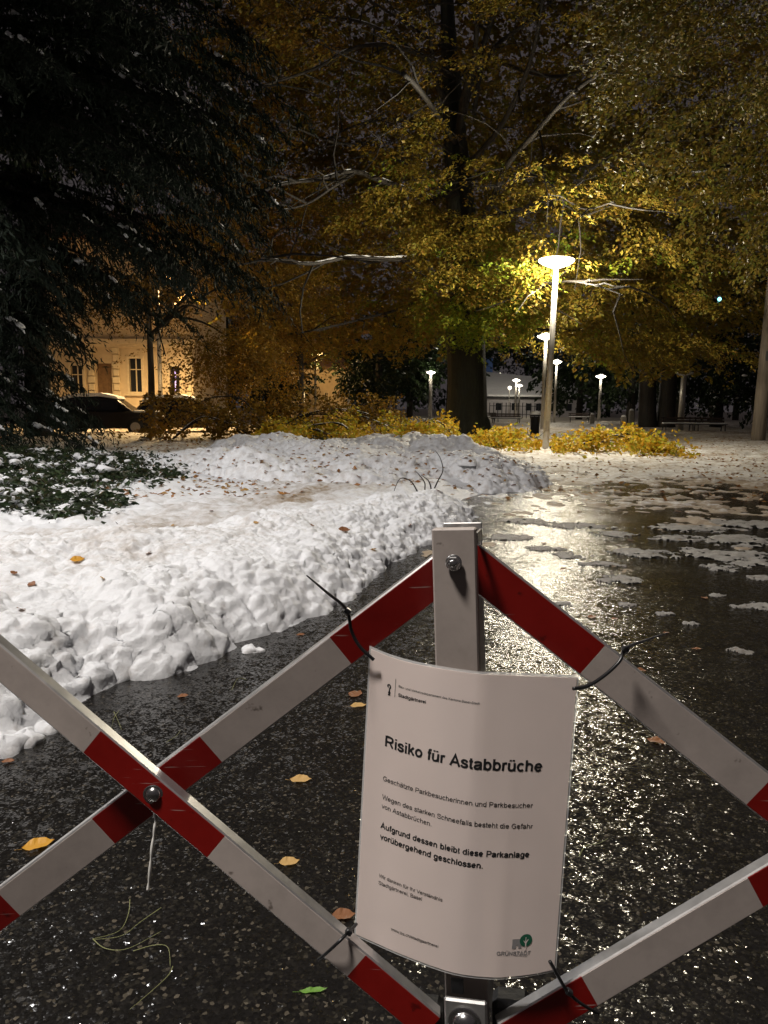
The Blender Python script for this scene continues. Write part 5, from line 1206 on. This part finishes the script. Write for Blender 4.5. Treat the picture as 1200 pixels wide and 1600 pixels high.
house(SY, sx(440), sx(543), 4.9, 'small cream house seen through the leaves beside the dark evergreens', [(sx(508), sx(512), sz(626), sz(614)), (sx(521), sx(525), sz(624), sz(613)), (sx(470), sx(476), sz(628), sz(614), MT['houselight'])], (), (), [(4.4, .15, .12)], 1.6, .5, 7, name='small_house')
mast_lamp((PY(496, 640, 66).x, 64, 0), 5.6, (.3, 1.0), 'orange lamp before the small cream house', 1500, (1, .60, .22), None, MT['orangeglow'])
# long pale building with snow roof, far
PB = 118.0; q = lambda px: PY(px, 620, PB).x
root = empty('pale_building', (q(830), PB, 0)); x0, x1 = q(740), q(905)
b = MB(); b.box(x0, x1, PB, PB + 8, -.1, 2.7); b.build('wall', MT['wall_pale'], root)
b = MB(); b.box(x0 - .3, x1 + .3, PB - .5, PB + 8.3, 2.705, 3.05); b.build('fascia', MT['iron'], root)
b = MB(); b.add([(x0 - .3, PB - .6, 3.06), (x1 + .3, PB - .6, 3.06), (x1 + .3, PB + 6, 5.6), (x0 - .3, PB + 6, 7.0), (x0 - .3, PB - .6, 3.3), (x1 + .3, PB - .6, 3.3), (x1 + .3, PB + 6, 5.9), (x0 - .3, PB + 6, 7.4)], [(0, 3, 2, 1), (4, 5, 6, 7), (0, 1, 5, 4), (1, 2, 6, 5), (2, 3, 7, 6), (3, 0, 4, 7)]); b.build('snow_roof', MT['snow'], root)
for px_ in (775, 800, 822, 838, 860, 885):
    b = MB(); b.box(q(px_), q(px_) + .9, PB - .06, PB - .004, .9, 2.0); b.build('window', MT['glass'], root)
b = MB(); b.box(q(760), q(777), PB + 6.2, PB + 7, 6.9, 9.4); b.build('blue_cover', MT['bluesheet'], root)
tag(root, 'long pale building with snowy roof far beyond the lamps', 'building')
# cold bluish lamp high among the right trees and a ball lamp far off
p = PY(1122, 468, 60); root = empty('street_lamp', (p.x, 60, 0)); b = MB(); b.tube([(p.x, 60, 0), (p.x, 60, p.z + .3)], [.09, .06], 8); b.build('mast', MT['lampmetal'], root, True)
b = MB(); b.lathe([(.04, -.16), (.12, -.1), (.15, 0), (.11, .1), (.03, .15)], T(p.x, 59.75, p.z), 14); b.build('diffuser', MT['coldglow'], root, True); tag(root, 'small cold blue lamp shining through the trees at the right', 'street lamp')
for px_, py_, Y_, lb in ((796, 606, 105, 'far ball lamp left of the close lamp pair'), (841, 585, 125, 'tiny far lamp above the litter bin'), (781, 585, 125, 'tiny far lamp beside the beech trunk'), (895, 528, 60, 'tiny lamp glint just past the tallest pole')):
    if px_ == 895: continue
    p = PY(px_, py_, Y_); root = empty('ball_lamp', (p.x, Y_, 0)); b = MB(); b.tube([(p.x, Y_, 0), (p.x, Y_, p.z)], [.08, .06], 8); b.build('pole', MT['lampmetal'], root, True)
    b = MB(); b.lathe([(.05, -.22), (.2, -.14), (.25, 0), (.2, .14), (.05, .22)], T(p.x, Y_ - .3, p.z), 12); b.build('globe', MT['lampglow'], root, True); tag(root, lb, 'lamp')

# ------------------------------------------------------------------ parked cars
def car(cx, Y, label, flip=1, yaw=0.0):
    root = empty('parked_car', (cx, Y, 0)); m0 = T(cx, Y, 0) @ Matrix.Rotation(yaw, 4, 'Z') @ Matrix.Diagonal((flip, 1, 1, 1))
    low = [(-2.15, .35), (-2.2, .62), (-2.12, .86), (-1.2, .95), (2.0, .98), (2.15, .8), (2.18, .4), (2.0, .26), (-1.95, .26)]
    top = [(-1.25, .94), (-.55, 1.46), (.1, 1.54), (1.2, 1.5), (1.75, 1.32), (2.02, .97)]
    def loft(prof, w0, w1, name, m, zsplit):
        n = len(prof); V = []; F = []
        for sy in (-1, 1):
            for x, z in prof:
                k = (z - .26) / 1.3; V.append(m0 @ Vector((x, sy * (w0 + (w1 - w0) * max(0, min(1, k))), z)))
        for i in range(n): j = (i + 1) % n; F.append((i, j, n + j, n + i))
        F.append(tuple(range(n))[::-1]); F.append(tuple(range(n, 2 * n))); b = MB().add(V, F); o = b.build(name, m, root); 
        bv = o.modifiers.new('b', 'BEVEL'); bv.width = .05; bv.segments = 2; bv.limit_method = 'ANGLE'; return o
    body = loft(low, .86, .84, 'body', MT['carpaint'], 0); loft(top + [], .82, .60, 'cabin', MT['carpaint'], 0)
    for sy in (-1, 1):
        for pts in ([(-1.0, .99), (-.5, 1.38), (.2, 1.43), (.2, .99)], [(.28, .99), (.28, 1.43), (1.15, 1.40), (1.2, .99)], [(1.28, .99), (1.24, 1.39), (1.6, 1.25), (1.8, .99)]):
            V = [m0 @ Vector((x, sy * (.82 + (.60 - .82) * (z - .26) / 1.3 + .004), z)) for x, z in pts] + [m0 @ Vector((x, sy * (.82 + (.60 - .82) * (z - .26) / 1.3 - .02), z)) for x, z in pts]
            b = MB().add(V, [(0, 1, 2, 3), (7, 6, 5, 4), (0, 4, 5, 1), (1, 5, 6, 2), (2, 6, 7, 3), (3, 7, 4, 0)]); b.build('window', MT['carglass'], root)
        for wx in (-1.35, 1.35):
            mw = m0 @ T(wx, sy * .80, .33) @ Matrix.Rotation(math.pi / 2, 4, 'X'); b = MB(); b.lathe([(.2, -.1), (.32, -.1), (.34, -.05), (.34, .05), (.32, .1), (.2, .1)], mw, 20); wo = b.build('wheel', MT['tyre'], root, True)
            b = MB(); b.lathe([(.2, -.102), (.2, .102)], mw, 16); b.build('rim', MT['rim'], wo)
        b = MB(); b.bbox(.12, .34, .14, .03, m0 @ T(-2.13, sy * .62, .72)); b.build('headlight', MT['headlight'], root)
        b = MB(); b.bbox(.08, .24, .2, .03, m0 @ T(2.12, sy * .66, .82)); b.build('tail_light', MT['tail'], root)
    V = []; F = []
    for sy in (-.57, .57):
        for x, z in ((-.62, 1.46), (.1, 1.56), (1.2, 1.52), (1.7, 1.36), (1.72, 1.46), (1.2, 1.66), (.1, 1.7), (-.55, 1.56)): V.append(m0 @ Vector((x, sy, z)))
    for i in range(8): j = (i + 1) % 8; F.append((i, j, 8 + j, 8 + i))
    F.append(tuple(range(8))[::-1]); F.append(tuple(range(8, 16))); b = MB().add(V, F); b.build('snow_cap', MT['snow'], root)
    b = MB(); b.bbox(.8, 1.5, .09, .04, m0 @ T(-1.65, 0, .97)); b.build('hood_snow', MT['snow'], root)
    return tag(root, label, 'car', 'parked cars before the cream house')
car(PY(168, 660, 31).x, 31.0, 'dark car with snowy roof parked behind the conifer skirt', -1, .08)
car(PY(290, 660, 33).x, 33.0, 'dark car parked behind the slim tree trunk', -1, .05)
